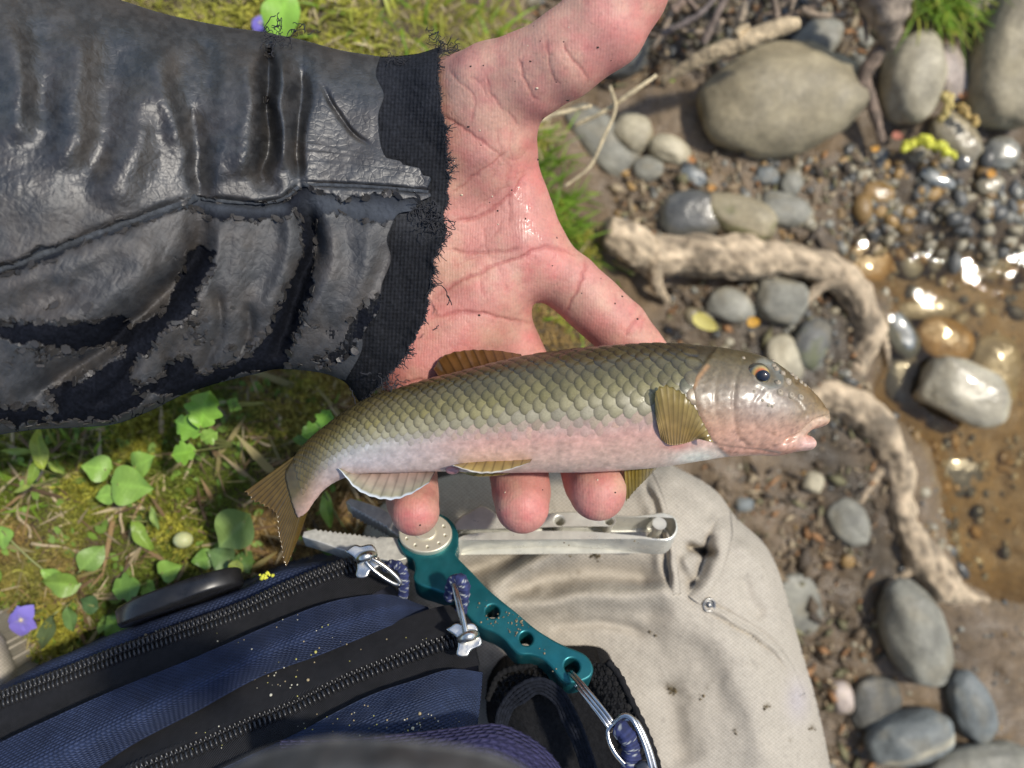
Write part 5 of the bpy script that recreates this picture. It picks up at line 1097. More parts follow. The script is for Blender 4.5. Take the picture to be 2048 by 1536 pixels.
cut_shape('handle', PL, [(905,1060),(915,1045),(925,1034),(945,1024),(962,1014),(980,1021),(998,1034),(1030,1036),(1070,1034),(1110,1028),(1150,1026),(1190,1030),(1230,1034),(1270,1034),(1300,1031),(1325,1028),(1345,1034),(1352,1048),(1350,1064),(1338,1076),(1315,1077),(1280,1072),(1240,1068),(1190,1064),(1130,1062),(1070,1062),(1010,1064),(960,1066),(925,1072),(905,1085),(880,1095),(870,1075)], [(1119,1041,14),(1219,1041,13),(1319,1047,14)], .0125, .0008, silver, pliers, lift=0.0, round_pts=150)['label'] = 'curved silver handle with round holes'
cut_shape('handle', PL, [(800,1085),(806,1060),(825,1040),(850,1032),(880,1036),(900,1048),(912,1070),(912,1095),(908,1115),(925,1135),(945,1155),(970,1182),(1000,1208),(1030,1232),(1065,1262),(1100,1285),(1130,1300),(1165,1315),(1180,1335),(1178,1352),(1160,1362),(1138,1365),(1122,1355),(1108,1338),(1090,1320),(1065,1310),(1040,1308),(1025,1295),(1010,1278),(990,1265),(965,1255),(945,1240),(925,1215),(900,1192),(870,1180),(845,1172),(832,1160),(835,1140),(830,1120),(812,1108)], [(922,1188,13),(985,1227,18),(1052,1281,18),(1143,1336,20)], .0125, .0008, teal, pliers, lift=.0020, round_pts=190)['label'] = 'teal anodised handle with round holes'
a = np.linspace(0, 2*np.pi, 48, endpoint=False)
cut_shape('pivot_cap', PL, [(852+50*math.cos(t), 1076+37*math.sin(t)) for t in a], [(852+40*math.cos(t), 1076+29*math.sin(t), 4.5) for t in np.linspace(.2, 2*np.pi+.2, 10, endpoint=False)], .003, .0005, cream, pliers, lift=.0045, round_pts=0)
cut_shape('pivot_screw', PL, [(852+19*math.cos(t), 1076+14*math.sin(t)) for t in a], [(852, 1076, 4)], .002, .0004, cream, pliers, lift=.0052, round_pts=0)
def serr(a, b, n, amp):     # toothed edge between two points
    a = np.array(a, float); b = np.array(b, float); out = []; t = b-a; s = np.array([-t[1], t[0]])/np.linalg.norm(t)
    for k in range(n): out += [a+t*(k/n), a+t*((k+.5)/n)+s*amp]
    return [tuple(p) for p in out]
cut_shape('jaw', PL, [(815,1055),(790,1030),(760,1012),(725,1000),(700,993),(693,998)]+serr((700,1004), (780,1048), 11, 4)+[(800,1068),(812,1075)], [], .008, .0004, jawm, pliers, lift=-.002, round_pts=0)
cut_shape('jaw', PL, [(812,1082),(790,1074),(760,1072)]+serr((752,1076), (625,1060), 13, 4)+[(608,1062),(606,1070),(640,1080),(690,1098),(740,1112),(790,1118),(815,1112)], [], .008, .0004, jawm, pliers, lift=-.001, round_pts=0)
# specks of mud on the teal handle
mb = MB(); r6 = random.Random(2)
for (u, v, n_, s_) in ((1005,1238,10,9),(1035,1250,18,10),(1025,1268,8,8),(985,1250,8,8),(1085,1302,3,6),(1110,1345,3,5),(965,1215,5,10),(1150,1110,6,14),(1290,1090,4,20)):
    for q in range(n_):
        p = PL.at(u+r6.gauss(0, s_), v+r6.gauss(0, s_*.7), .0022); s = r6.uniform(.00012, .00036); mb.add(ICO1[0]*s*(1+.4*rng.random((len(ICO1[0]), 1)))+p, ICO1[1], np.array((.22,.18,.11))*r6.uniform(.6, 1.3))
f = mb.build('mud_specks', mat('mud_speck', attr='col', rough=.9), pliers); f['kind'] = 'stuff'
# --- split ring, clip and braided cord
steel = mat('spring_steel', (.52,.52,.52), .22, 1.0, noise=[(300, .12, 3)])
cordc = mat('braided_cord', attr='col', rough=.8, bump=[('noise', 1500, .4, .0004)])
def ring_pts(P0, P1, width, sidev, n=60, turns=1.0, pitch=0.0):
    """elongated wire ring between two points"""
    P0, P1 = np.array(P0), np.array(P1); c = (P0+P1)/2; a_ = (P1-P0)/2; t = np.linspace(0, 2*np.pi*turns, int(n*turns)); s = np.array(sidev, float); s -= a_*(s@a_)/(a_@a_); s /= np.linalg.norm(s); nn = np.cross(a_, s); nn /= np.linalg.norm(nn)
    return c+np.cos(t)[:, None]*a_+np.sin(t)[:, None]*s*width+nn*(t/(2*np.pi)*pitch)[:, None]
A_ = PL.at(1145, 1345, .001); B_ = wp(1232, 1452, 285)
V, Fc = tube(ring_pts(A_, B_, .0050, (.2, .1, 1), turns=2.3, pitch=.0011), .00055, 8)
tag(mesh_obj('split_ring', V, Fc, steel), 'steel split ring threaded through the end hole of the teal handle', 'ring')
clip = empty('wire_clip', wp(1250, 1480, 283), 'rounded steel wire clip hanging from the split ring', 'clip')
C_ = [(1228,1448,284),(1245,1432,282),(1262,1436,281),(1276,1458,280),(1290,1492,279),(1300,1528,278),(1310,1575,277)]; D_ = [(1228,1448,284),(1216,1460,284),(1218,1480,283),(1230,1505,282),(1252,1530,281),(1278,1555,280),(1305,1582,278)]
for nm, pts in (('gate_wire', C_), ('back_wire', D_), ('back_wire', [(x+9, y+6, d+1) for x, y, d in C_])):
    q = resample(pts, 40); V, Fc = tube(wp(q[:, 0], q[:, 1], q[:, 2]), .00085, 8); mesh_obj(nm, V, Fc, steel, clip)
q = resample([(1276,1538,279.5),(1290,1532,279),(1310,1548,278.5)], 12); V, Fc = tube(wp(q[:, 0], q[:, 1], q[:, 2]), .0017, 10); mesh_obj('gate_sleeve', V, Fc, mat('dark_sleeve', (.03,.035,.045), .4), clip)
def cord(name, pts, r, label, parent=None):
    q = resample(pts, 70); P = wp(q[:, 0], q[:, 1], q[:, 2]); R = r*(1+.10*np.sin(np.linspace(0, 50, 70))); V, Fc = tube(P, R, 14)
    n, seg = 70, 14; i = np.repeat(np.arange(n), seg); j = np.tile(np.arange(seg), n); w_ = (np.sin(i*1.5+j*2*np.pi/seg*2) > .85) & (np.sin(i*.9+j) > 0); ch = np.sin(i*1.15+j*.9)*np.sin(i*1.15-j*.9)
    V[:n*seg] += (V[:n*seg]-np.repeat(P, seg, 0))*(.13*ch)[:, None]
    c = np.where(w_[:, None], np.array((.42,.44,.42)), np.array((.022,.03,.10))*(1+.5*ch[:, None])); c = np.vstack([c, c[:1], c[-1:]])
    o = mesh_obj(name, V, Fc, cordc, parent, col=np.clip(c, .004, .8))
    if label: tag(o, label, 'cord', 'braided zipper and clip cords')
    return o
cord('braided_cord', [(1238,1458,284),(1250,1466,282),(1262,1490,282),(1262,1520,282),(1255,1560,283),(1250,1600,284)], .0028, 'blue and white braided cord knotted inside the wire clip')
# ------------------------------------------------------------------ navy waist bag with two zips
bag = empty('waist_bag', wp(350, 1400, 420), 'navy woven waist bag with two black coil zips and silver sliders', 'bag')
navy = mat('navy_weave', attr='col', rough=.72, noise=[(220, .14, 4)], weave=(.52, .52, .7, .0010), bump=[('noise', 1500, .25, .0003)], spec=.3)
blacktape = mat('zip_tape', attr='col', rough=.82, noise=[(400, .2, 4)], weave=(.75, 1.6, .7, .0008, 1), spec=.25)
strapm = mat('strap_weave', attr='col', rough=.8, noise=[(300, .15, 4)], weave=(.38, .38, .9, .001), spec=.25)
def loft(name, curves, m, parent, thick=1.6, col=(.02,.03,.08), n=120, k=26, wrinkle=.5, seed=0, uvs=10.0, colfn=None):
    """cloth panel through a few (u,v,distance) lines, given thickness"""
    C = np.stack([resample(c, n) for c in curves], 1); G = np.zeros((n, k, 3))
    for i in range(n): G[i] = resample(C[i], k) if len(curves) > 2 else C[i][0]+(C[i][1]-C[i][0])*np.linspace(0, 1, k)[:, None]
    Q = G[..., :2].reshape(-1, 2); d = G[..., 2].ravel()-wrinkle*(1.2*fbm(Q/70, 3, seed)+.5*fbm(Q/22, 3, seed+2))
    P3 = wp(Q[:, 0], Q[:, 1], d).reshape(n, k, 3); lu = np.r_[0, np.cumsum(np.linalg.norm(np.diff(P3[:, k//2], axis=0), axis=1))]*1000; lv = np.r_[0, np.cumsum(np.linalg.norm(np.diff(P3[n//2], axis=0), axis=1))]*1000
    uv = np.stack(np.meshgrid(lu, lv, indexing='ij'), -1).reshape(-1, 2)
    c = np.array(col)*(1+.22*fbm(Q/40, 3, seed+5)[:, None]+.12*fbm(Q/6, 2, seed+7)[:, None]); c = np.clip(c, .002, .6)
    return sheet(name, G[..., :2], None, d, m, parent, thick, col=c, uv=uv)
NAVY = (.027,.040,.088); BLK = (.020,.020,.023)
L_top = [(-90,1425,352),(0,1372,350),(88,1326,349),(146,1302,348),(239,1262,347),(340,1226,346),(488,1174,346),(547,1142,346),(610,1127,346),(700,1118,346)]
L_top_in = [(-90,1430,338),(0,1385,337),(122,1338,336),(244,1288,335),(366,1243,335),(488,1200,335),(586,1158,335),(640,1137,336),(702,1122,340)]
Z1 = [(-90,1435,332),(0,1399,331),(122,1354,330),(244,1306,329),(366,1262,329),(488,1218,329),(586,1174,329),(650,1148,330),(715,1125,332)]
T1b = [(-90,1540,322),(0,1490,322),(112,1436,321),(244,1377,320),(391,1318,320),(537,1255,320),(635,1217,321),(708,1198,322),(745,1188,324),(778,1172,328)]
P1t = [(-90,1535,316),(0,1485,315),(112,1432,314),(244,1373,313),(391,1314,313),(537,1251,314),(635,1212,315),(708,1194,317),(781,1190,320),(856,1214,325)]
P1m = [(-90,1600,302),(0,1560,301),(130,1500,300),(255,1440,299),(391,1370,299),(530,1305,300),(640,1262,302),(725,1232,306),(795,1214,312),(858,1217,323)]
P1b = [(40,1640,304),(110,1590,304),(195,1536,304),(273,1485,305),(391,1424,306),(518,1355,307),(635,1312,309),(732,1272,311),(801,1243,315),(860,1221,325)]
T2t = [(40,1636,309),(110,1586,308),(195,1532,308),(273,1481,309),(391,1420,310),(518,1351,311),(635,1308,312),(732,1268,313),(801,1239,314),(870,1215,316),(915,1208,318)]
Z2 = [(130,1610,298),(200,1578,298),(283,1537,298),(391,1491,298),(488,1447,299),(586,1408,300),(684,1359,301),(781,1320,303),(854,1291,305),(912,1273,307),(945,1262,310)]
T2b = [(240,1640,290),(340,1590,290),(449,1538,291),(586,1473,292),(732,1399,294),(830,1365,297),(903,1343,300),(960,1330,306)]
P2t = [(240,1636,286),(340,1586,286),(449,1534,287),(586,1469,288),(732,1394,290),(830,1360,293),(903,1338,297),(966,1344,304)]
P2m = [(300,1680,272),(400,1630,272),(500,1580,272),(620,1520,274),(750,1455,277),(850,1410,282),(915,1395,290),(962,1395,302)]
P2b = [(400,1750,268),(500,1700,268),(600,1650,268),(700,1590,270),(800,1540,273),(870,1500,278),(930,1470,286),(955,1450,300)]
loft('rim_panel', [L_top, [(u, v+6, d-8) for u, v, d in L_top], L_top_in], navy, bag, col=NAVY, seed=1, wrinkle=.3)
t1 = loft('zip_tape', [L_top_in, Z1, T1b], blacktape, bag, col=BLK, seed=2, wrinkle=.3)
loft('front_panel', [P1t, P1m, P1b], navy, bag, col=NAVY, seed=3, wrinkle=1.0, n=160, k=40)
t2 = loft('zip_tape', [T2t, [(u, v-14, d-2) for u, v, d in Z2], Z2, T2b], blacktape, bag, col=BLK, seed=4, wrinkle=.4, k=34)
loft('lower_panel', [P2t, P2m, P2b], navy, bag, col=(.025,.038,.082), seed=5, wrinkle=1.2, n=130, k=36)
# the bag's body behind the panels
inflate('bag_body', [(-160,1440),(0,1384),(146,1312),(340,1238),(547,1156),(690,1132),(760,1165),(850,1225),(915,1225),(948,1300),(958,1350),(945,1450),(860,1560),(760,1760),(-160,1760)], 372, 345, 140, 9.0, [], mat('bag_lining', (.012,.014,.03), .85), bag, 455, None, noise=.4, grade=lambda Q: 350-42*smooth(Q[:, 1], 1250, 1600))
# zip coils: every turn its own piece
coilm = mat('zip_coil', (.022,.022,.024), .28, noise=[(500, .2, 3)])
def coil_mesh():
    t = np.linspace(0, 1, 9); x = np.array([0, .25, .55, .85, 1.0, .9, .6, .3, 0])*.0030; y = np.array([-.00025, -.0003, -.0003, -.00025, 0, .00025, .0003, .0003, .00025]); z = np.array([.0001, .0007, .0009, .0006, 0, -.0004, -.0005, -.0004, 0])
    V, Fc = tube(np.stack([x, y, z], -1), .00042, 6); me = bpy.data.meshes.new('zipper_tooth'); me.from_pydata(V.tolist(), [], Fc); me.polygons.foreach_set('use_smooth', np.ones(len(me.polygons), bool)); me.materials.append(coilm); return me
COIL = coil_mesh()
def zipper(line, tape, pitch_px, bv, lift, end=None):
    q = resample([(u, v) for u, v, d in line], 400); L = np.r_[0, np.cumsum(np.linalg.norm(np.diff(q, axis=0), axis=1))]; s = np.arange(0, L[-1] if end is None else end, pitch_px); pts = np.stack([np.interp(s, L, q[:, k]) for k in range(2)], -1)
    W_ = np.array([on(bv, u, v, lift, 310) for u, v in pts]); W_[:, 2] = np.convolve(np.pad(W_[:, 2], 3, mode='edge'), np.ones(7)/7, 'valid')
    T = np.gradient(W_, axis=0); T /= np.linalg.norm(T, axis=1)[:, None]
    for k in range(len(W_)):
        if not (-25 < pts[k, 0] < 1100 and pts[k, 1] < 1560): continue
        n_ = np.array([0, .28, 1.0]); n_ -= T[k]*(n_@T[k]); n_ /= np.linalg.norm(n_); b = np.cross(n_, T[k])
        for sg in (1, -1):
            o = bpy.data.objects.new('zipper_tooth', COIL); COL.objects.link(o); M = Matrix.Identity(4); x = b*sg; y = T[k]*sg; p = W_[k]+(T[k]*.0005 if sg < 0 else 0)
            for i in range(3): M[i][0], M[i][1], M[i][2], M[i][3] = x[i], y[i], n_[i], p[i]
            o.matrix_world = M; o.parent = tape; o.matrix_parent_inverse = Matrix.Translation(-worldloc(tape))
BV1 = BVHTree.FromPolygons(t1[1].tolist(), t1[2].tolist()); BV2 = BVHTree.FromPolygons(t2[1].tolist(), t2[2].tolist())
zipper(Z1, t1[0], 9.6, BV1, .0011); zipper(Z2, t2[0], 10.6, BV2, .0009)
# zip sliders
nickel = mat('nickel', (.66,.64,.58), .24, 1.0, noise=[(300, .15, 4)], rnoise=(250, .15, .4))
def slider(u, v, d, ang, pull_to, lbl):
    pl = Plane(u, v, d, (.05, .35, .93)); s = empty('zip_slider', pl.o); setpar(s, bag); s['label'] = lbl
    ca, sa = math.cos(math.radians(ang)), math.sin(math.radians(ang)); R_ = lambda x, y: (u+x*ca-y*sa, v+x*sa+y*ca)
    cut_shape('slider_body', pl, [R_(*p) for p in ((-22,-26),(-6,-30),(4,-24),(24,-20),(28,-6),(20,0),(28,8),(26,20),(4,24),(-6,32),(-20,26),(-12,10),(-10,-8))], [], .0032, .0006, nickel, s, lift=.0036, round_pts=70)
    t = np.linspace(0, np.pi, 14); B = np.array([pl.at(*R_(-4+26*(1-math.cos(x))/2, 0), .0030+.0042*math.sin(x)) for x in t]); V, Fc = tube(B, .0017, 10); mesh_obj('bridge', V, Fc, nickel, s)
    P0 = pl.at(*R_(6, 0), .0062); P1 = np.array(wp(*pull_to)); V, Fc = tube(ring_pts(P0, P1, .0019, (0, 1, .3), n=40), .00075, 8); mesh_obj('pull_loop', V, Fc, nickel, s)
    return s
slider(728,1122,322,-20,(800,1168,318),'silver slider at the end of the upper zip')
slider(928,1278,300,-18,(908,1170,308),'silver slider at the end of the lower zip')
cord('pull_cord', [(770,1135,326),(790,1130,322),(806,1142,320),(808,1168,320),(806,1196,324)], .0018, None, bag)
cord('pull_cord', [(900,1196,318),(905,1166,312),(918,1158,309),(928,1172,309),(926,1200,312),(920,1232,318)], .0020, None, bag)
# black oval plate on the bag's upper edge
def plate():
    a = np.linspace(0, 2*np.pi, 64, endpoint=False); ax = np.array(wp(482,1150,338))-np.array(wp(240,1240,338)); c = (np.array(wp(482,1152,338))+np.array(wp(240,1240,338)))/2; rx = np.linalg.norm(ax)/2; ex = ax/np.linalg.norm(ax)
    n = np.array([.34, .93, -.22]); n -= ex*(n@ex); n /= np.linalg.norm(n); ey = np.cross(n, ex); prof = [(0,.0030),(.80,.0030),(.86,.0036),(.96,.0036),(1.0,.0028),(1.0,-.002),(.97,-.0032),(0,-.0032)]
    V = np.vstack([c+ (np.sign(np.cos(a))*np.abs(np.cos(a))**.9*rx*r)[:, None]*ex+(np.sin(a)*rx*.55*r)[:, None]*ey+n*z for r, z in prof]); 
    mesh_obj('oval_plate', V, grid_faces(len(prof), 64, True, True), mat('black_plastic', (.012,.012,.013), .30, noise=[(300, .3, 4)], rnoise=(90, .2, .5)), bag)['label'] = 'black plastic oval plate'
plate()
# mesh pocket with elastic rim
pocket = empty('mesh_pocket', wp(1120, 1450, 330)); setpar(pocket, bag); pocket['label'] = 'black net pocket with a ribbed elastic rim'
blkm = mat('black_fabric', attr='col', rough=.9, noise=[(500, .3, 4)], bump=[('noise', 600, .8, .0012)], spec=.2)
POCK = [(972,1395),(985,1368),(1010,1342),(1060,1330),(1120,1322),(1190,1322),(1222,1332),(1240,1362),(1262,1412),(1286,1462),(1310,1530),(1330,1620),(1040,1660),(1000,1500),(975,1440)]
inflate('pocket_fill', POCK, 352, 322, 60, 6.0, [([(1000,1430),(1040,1390),(1090,1385),(1140,1440),(1165,1536)], 14, -3)], blkm, pocket, 430, lambda Q: np.tile((.008,.008,.009), (len(Q), 1)), noise=1.2)
for k_ in range(5):         # ribbed elastic: parallel cords
    o_ = k_*6.5; q = resample([(992+o_*.6,1462,312),(998+o_,1420-o_*.1,310),(1030+o_*.7,1376+o_,308),(1078,1358+o_,307),(1122-o_*.4,1380+o_,306),(1152-o_,1430+o_*.4,305),(1176-o_,1490,304),(1198-o_,1560,303)], 80); P = wp(q[:, 0], q[:, 1], q[:, 2]+k_*.5)
    V, Fc = tube(P, .00075*(1+.15*np.sin(np.arange(80)*2.4)), 8); mesh_obj('elastic_rib', V, Fc, blkm, pocket, col=np.tile((.010,.012,.018), (len(V), 1)))
def net():
    mb = MB(); rr = random.Random(6); cx = 13.0; cy = 11.5; edges = set(); pos = {}
    poly = [(1170,1320),(1222,1326),(1242,1356),(1266,1408),(1292,1462),(1316,1530),(1335,1620),(1296,1630),(1262,1520),(1222,1420),(1180,1360)]; poly2 = [(980,1395),(1000,1352),(1040,1336),(1100,1330),(1110,1350),(1040,1372),(1008,1410)]
    for i in range(0, 40):
        for j in range(0, 40):
            for (a, b) in (((0, 0), (.5, .30)), ((.5, .30), (1, 0)), ((.5, .30), (.5, .70)), ((.5, .70), (0, 1)), ((.5, .70), (1, 1))):
                p = (960+(i+a[0])*cx, 1310+(j+a[1])*cy*2); q = (960+(i+b[0])*cx, 1310+(j+b[1])*cy*2); edges.add((round(p[0], 2), round(p[1], 2), round(q[0], 2), round(q[1], 2)))
    E = np.array(sorted(edges)); mid = np.stack([(E[:, 0]+E[:, 2])/2, (E[:, 1]+E[:, 3])/2], -1); E = E[inpoly(mid, poly) | inpoly(mid, poly2)]
    jit = lambda x, y: (x+3.0*float(vnoise(np.array([[x*.3, y*.3]]), 1)[0]), y+3.0*float(vnoise(np.array([[x*.3, y*.3]]), 2)[0]))
    for x0, y0, x1, y1 in E:
        a = jit(x0, y0); b = jit(x1, y1); d = 318+.0*x0+1.0*math.sin(x0*.05); P = wp(np.array([a[0], (a[0]+b[0])/2, b[0]]), np.array([a[1], (a[1]+b[1])/2, b[1]]), np.array([d, d-.5, d])); V, Fc = tube(P, .00062, 6); mb.add(V, Fc, (.010, .010, .011))
    for pts in ([(1215,1322,316),(1238,1350,316),(1266,1408,316),(1292,1462,316),(1316,1530,315),(1336,1620,314)], [(975,1400,317),(998,1350,317),(1040,1334,317),(1100,1326,317)]):
        q = resample(pts, 50); V, Fc = tube(wp(q[:, 0], q[:, 1], q[:, 2]), .0011*(1+.2*np.sin(np.arange(50)*1.9)), 8); mb.add(V, Fc, (.011, .011, .012))
    o = mb.build('netting', blkm, pocket); o['kind'] = 'stuff'
net()
# purple-navy strap along the bottom and the blurred grey strap close to the camera
st_ = loft('strap', [[(560,1480,262),(700,1476,262),(834,1464,262),(912,1455,263),(990,1447,266),(1040,1462,268),(1092,1496,270),(1130,1545,272),(1160,1620,274)], [(560,1530,256),(700,1520,256),(834,1505,256),(912,1497,257),(985,1492,259),(1030,1510,261),(1070,1550,263),(1100,1600,265),(1120,1650,267)], [(560,1640,256),(700,1640,256),(834,1640,256),(900,1640,258),(960,1650,260),(1000,1660,262),(1030,1680,263),(1050,1700,264),(1070,1720,265)]], strapm, bag, col=(.032,.030,.078), seed=9, wrinkle=1.0, thick=2.5)

st_[0]['label'] = 'purple navy woven strap of the bag'

gs = loft('shoulder_strap', [[(380,1580,128),(500,1512,127),(600,1484,126),(678,1474,126),(756,1476,126),(873,1486,126),(990,1508,127),(1060,1545,128),(1110,1620,130)], [(380,1700,118),(500,1620,117),(600,1590,117),(678,1575,117),(756,1572,117),(873,1585,117),(960,1610,118),(1020,1650,119),(1060,1700,120)], [(380,1900,118),(500,1850,118),(600,1840,118),(678,1830,118),(756,1830,118),(873,1840,118),(940,1850,119),(980,1880,120),(1010,1900,121)]], mat('grey_leather', attr='col', rough=.6, noise=[(200, .35, 4)], bump=[('noise', 300, .4, .001)]), person, col=(.055,.054,.053), seed=12, wrinkle=.8, thick=3.0)
gs[0]['label'] = 'dark grey blurred jacket edge close to the camera'; gs[0].name = 'jacket_hem'
# pollen crumbs and grit on the bag
def crumb(u, v, n_, r, c, sp, d):
    mb = MB(); rr = random.Random(u)
    for k in range(n_):
        p = wp(u+rr.gauss(0, sp), v+rr.gauss(0, sp*.8), d-rr.uniform(0, .8)); mb.add(ICO2[0]*r*rr.uniform(.5, 1.1)*(1+.3*fbm(ICO2[0]*3+k, 2, k)[:, None])+p, ICO2[1], np.array(c)*rr.uniform(.8, 1.2))
    return mb
bvb = BVHTree.FromPolygons(np.vstack([t1[1], t2[1]]).tolist(), np.vstack([t1[2], t2[2]+len(t1[1])]).tolist())
tag(crumb(529,1152,16,.0007,(.62,.62,.06),5,334).build('pollen_clump', mat('pollen', attr='col', rough=.7)), 'bright yellow pollen clump on the edge of the bag', 'pollen')
g = MB(); rr = random.Random(77)
allV = [(t1[1], t1[2]), (t2[1], t2[2])]
for o_ in bag.children:
    if o_.name.startswith(('front_panel', 'lower_panel')):
        me = o_.data; n2 = len(me.vertices)//2; V = np.empty(len(me.vertices)*3, np.float32); me.vertices.foreach_get('co', V); V = V.reshape(-1, 3)[:n2].astype(float); allV.append((V, None))
PT = np.vstack([a[0] for a in allV]); PQ = px_of(PT); 
clusters = [(560,1350,18),(545,1375,8),(660,1290,9),(470,1290,5),(700,1445,8),(640,1450,6),(760,1440,10),(870,1450,26),(830,1455,12),(400,1480,10),(300,1240,10),(600,1240,8),(850,1275,6)]
for (u, v, n_) in clusters:
    for k in range(n_):
        a, b = u+rr.gauss(0, 30), v+rr.gauss(0, 16); i = int(np.argmin((PQ[:, 0]-a)**2+(PQ[:, 1]-b)**2)); s = rr.uniform(.00010, .00028) if rr.random() < .93 else .0005
        g.add(ICO1[0]*s*(1+.3*rng.random((len(ICO1[0]), 1)))+PT[i]+np.array([0, 0, s*.5]), ICO1[1], np.array([(.55,.52,.40),(.45,.42,.12),(.35,.28,.16)][rr.randrange(3)]))
f = g.build('grit', mat('grit', attr='col', rough=.8), bag); f['kind'] = 'stuff'
# ------------------------------------------------------------------ moss, grass and small plants on the bank
DS = 0.885
def zs_at(P): return ground_z(P)[0]
def moss():
    r = np.random.default_rng(3)
    def region(n, u0, u1, v0, v1, d):
        u = r.uniform(u0, u1, n); v = r.uniform(v0, v1, n); return wp(u, v, d)[:, :2]
    A = region(32000, -150, 800, 700, 1450, 405); B = region(9000, 200, 1100, -140, 190, 500); C = region(3500, 1000, 1330, 180, 720, 540); C2 = region(2500, -150, 800, 700, 1450, 400)
    P = np.vstack([A, B, C]); z, b, wm = ground_z(P); keep = b > .25; P, z = P[keep], z[keep]
    n = len(P); q = px_of(np.column_stack([P, z]))
    # clumpy height and colour
    cl = fbm(P*60, 3, 61); dead = smooth(fbm(P*22, 3, 62)+.9*smooth(q[:, 0], 300, 620)*(q[:, 1] > 600)-.25, 0, .45)
    hgt = .0034+.0058*smooth(cl, -.4, .5)*r.uniform(.6, 1.3, n)
    V = []; Fc = []; C_ = []
    green = np.array((.17,.22,.022)); yel = np.array((.38,.35,.04)); brown = np.array((.38,.25,.085)); top = (q[:, 1] < 300)[:, None]
    base = green*(1-smooth(cl, 0, .6)[:, None])+yel*smooth(cl, 0, .6)[:, None]; base = base*(1-dead[:, None])+brown*dead[:, None]
    base = np.where(top, base*.35+np.array((.60,.56,.09))*.65, base); base = base*r.uniform(.6, 1.35, (n, 1))
    base = np.where(top & (r.random((n, 1)) < .18), np.array((.5,.40,.2)), base)
    az = r.uniform(0, 2*np.pi, n); lean = r.uniform(.2, 1.1, n)
    dx, dy = np.cos(az)*lean, np.sin(az)*lean
    b0 = np.column_stack([P, z-.001]); tip = b0+np.stack([dx*hgt, dy*hgt, hgt], -1)
    side = np.stack([-np.sin(az), np.cos(az), np.zeros(n)], -1)*(hgt*.10)[:, None]
    # stem
    vs = np.stack([b0-side, b0+side, tip], 1); parts = [vs]; cols = [np.repeat((base*.6)[:, None], 3, 1)]
    # leaflets up the stem
    for k in range(5):
        f = .35+.15*k; a2 = r.uniform(0, 2*np.pi, n); L = hgt*r.uniform(.22, .42, n); o = b0+(tip-b0)*f
        e = o+np.stack([np.cos(a2)*L, np.sin(a2)*L, L*r.uniform(.1, .8, n)], -1); s2 = np.stack([-np.sin(a2), np.cos(a2), np.zeros(n)], -1)*(L*.22)[:, None]
        parts.append(np.stack([o-s2*.3, e-s2*0+0, o+(e-o)*.4+s2], 1)); cols.append(np.repeat((base*r.uniform(.8, 1.25, (n, 1)))[:, None], 3, 1))
    V = np.vstack([p.reshape(-1, 3) for p in parts]); C_ = np.vstack([c.reshape(-1, 3) for c in cols]); Fc = np.arange(len(V)).reshape(-1, 3)
    o = mesh_obj('moss', V, Fc, mat('moss', attr='col', rough=.7, translucent=.3), col=np.clip(C_, .005, .8), smooth_sh=False); tag(o, 'green and brown moss covering the bank', kind='stuff')
moss()
grassm = mat('grass_blade', attr='col', rough=.45, translucent=.35)
def blades(spots, name, label, kind='stuff', cat=None):
    """spots: (u, v, depth, n, spread px, length mm, colours, lean dir or None)"""
    rr = np.random.default_rng(9); mb = MB(); n = 7
    for (u, v, d, cnt, sp, ln, cols, ld) in spots:
        for k in range(cnt):
            uu, vv = u+rr.normal(0, sp), v+rr.normal(0, sp*.7); p = wp(uu, vv, d); z = zat(p[0], p[1])
            for _ in range(3): p = wp(uu, vv, (CAMZ-z)*1000/DS); z = zat(p[0], p[1])
            L = ln*rr.uniform(.5, 1.2)*.001; a = (ld if ld is not None else rr.uniform(0, 6.28))+rr.normal(0, .6)
            t = np.linspace(0, 1, n); bend = rr.uniform(.5, 1.5); w_ = rr.uniform(.5, 1.25)*.001*(1-t**2.2)+.00005
            c0 = np.array([p[0]+np.cos(a)*L*t*bend*.7*t**.4, p[1]+np.sin(a)*L*t*bend*.7*t**.4, z-.002+L*(t-.45*bend*t*t)]).T
            s = np.array([-np.sin(a), np.cos(a), .25]); V = np.vstack([c0-s*w_[:, None], c0+np.array([0, 0, -.0002]), c0+s*w_[:, None]]); F1 = [[i, i+1, n+i+1, n+i] for i in range(n-1)]+[[n+i, n+i+1, 2*n+i+1, 2*n+i] for i in range(n-1)]
            mb.add(V, F1, np.array(cols[rr.integers(len(cols))])*rr.uniform(.7, 1.25))
    return tag(mb.build(name, grassm), label, cat, kind=kind)
G1, G2, DRY, YG = (.15,.27,.025), (.25,.40,.045), (.60,.49,.28), (.42,.44,.07)
blades([(700,60,500,50,60,22,[YG,G2,DRY],None),(850,50,500,70,70,24,[YG,G2,DRY,YG],None),(980,40,500,60,45,28,[G2,YG,DRY],None),(640,20,500,30,30,20,[YG,DRY],None),
        (1080,330,530,70,28,26,[G1,G2,G2],None),(1100,420,535,60,30,24,[G1,G2],0.2),(1130,480,540,50,28,22,[G2,G1],0.0),(1075,270,520,40,18,22,[G2,DRY],0.3),(1150,660,530,40,30,16,[G2,YG],None),(1200,520,550,30,30,16,[G1,YG,DRY],None),
        (60,930,400,26,50,24,[G2,DRY,DRY,YG],None),(30,1000,400,22,40,24,[DRY,DRY,G2],None),(130,900,400,20,40,20,[YG,G2,DRY],None),(230,880,400,16,40,18,[G2,YG,DRY],None),(300,1000,400,10,90,16,[DRY,G2],None),(600,860,400,8,60,18,[DRY,G2],None)],
       'grass', 'thin green and straw coloured grass on the mossy bank')
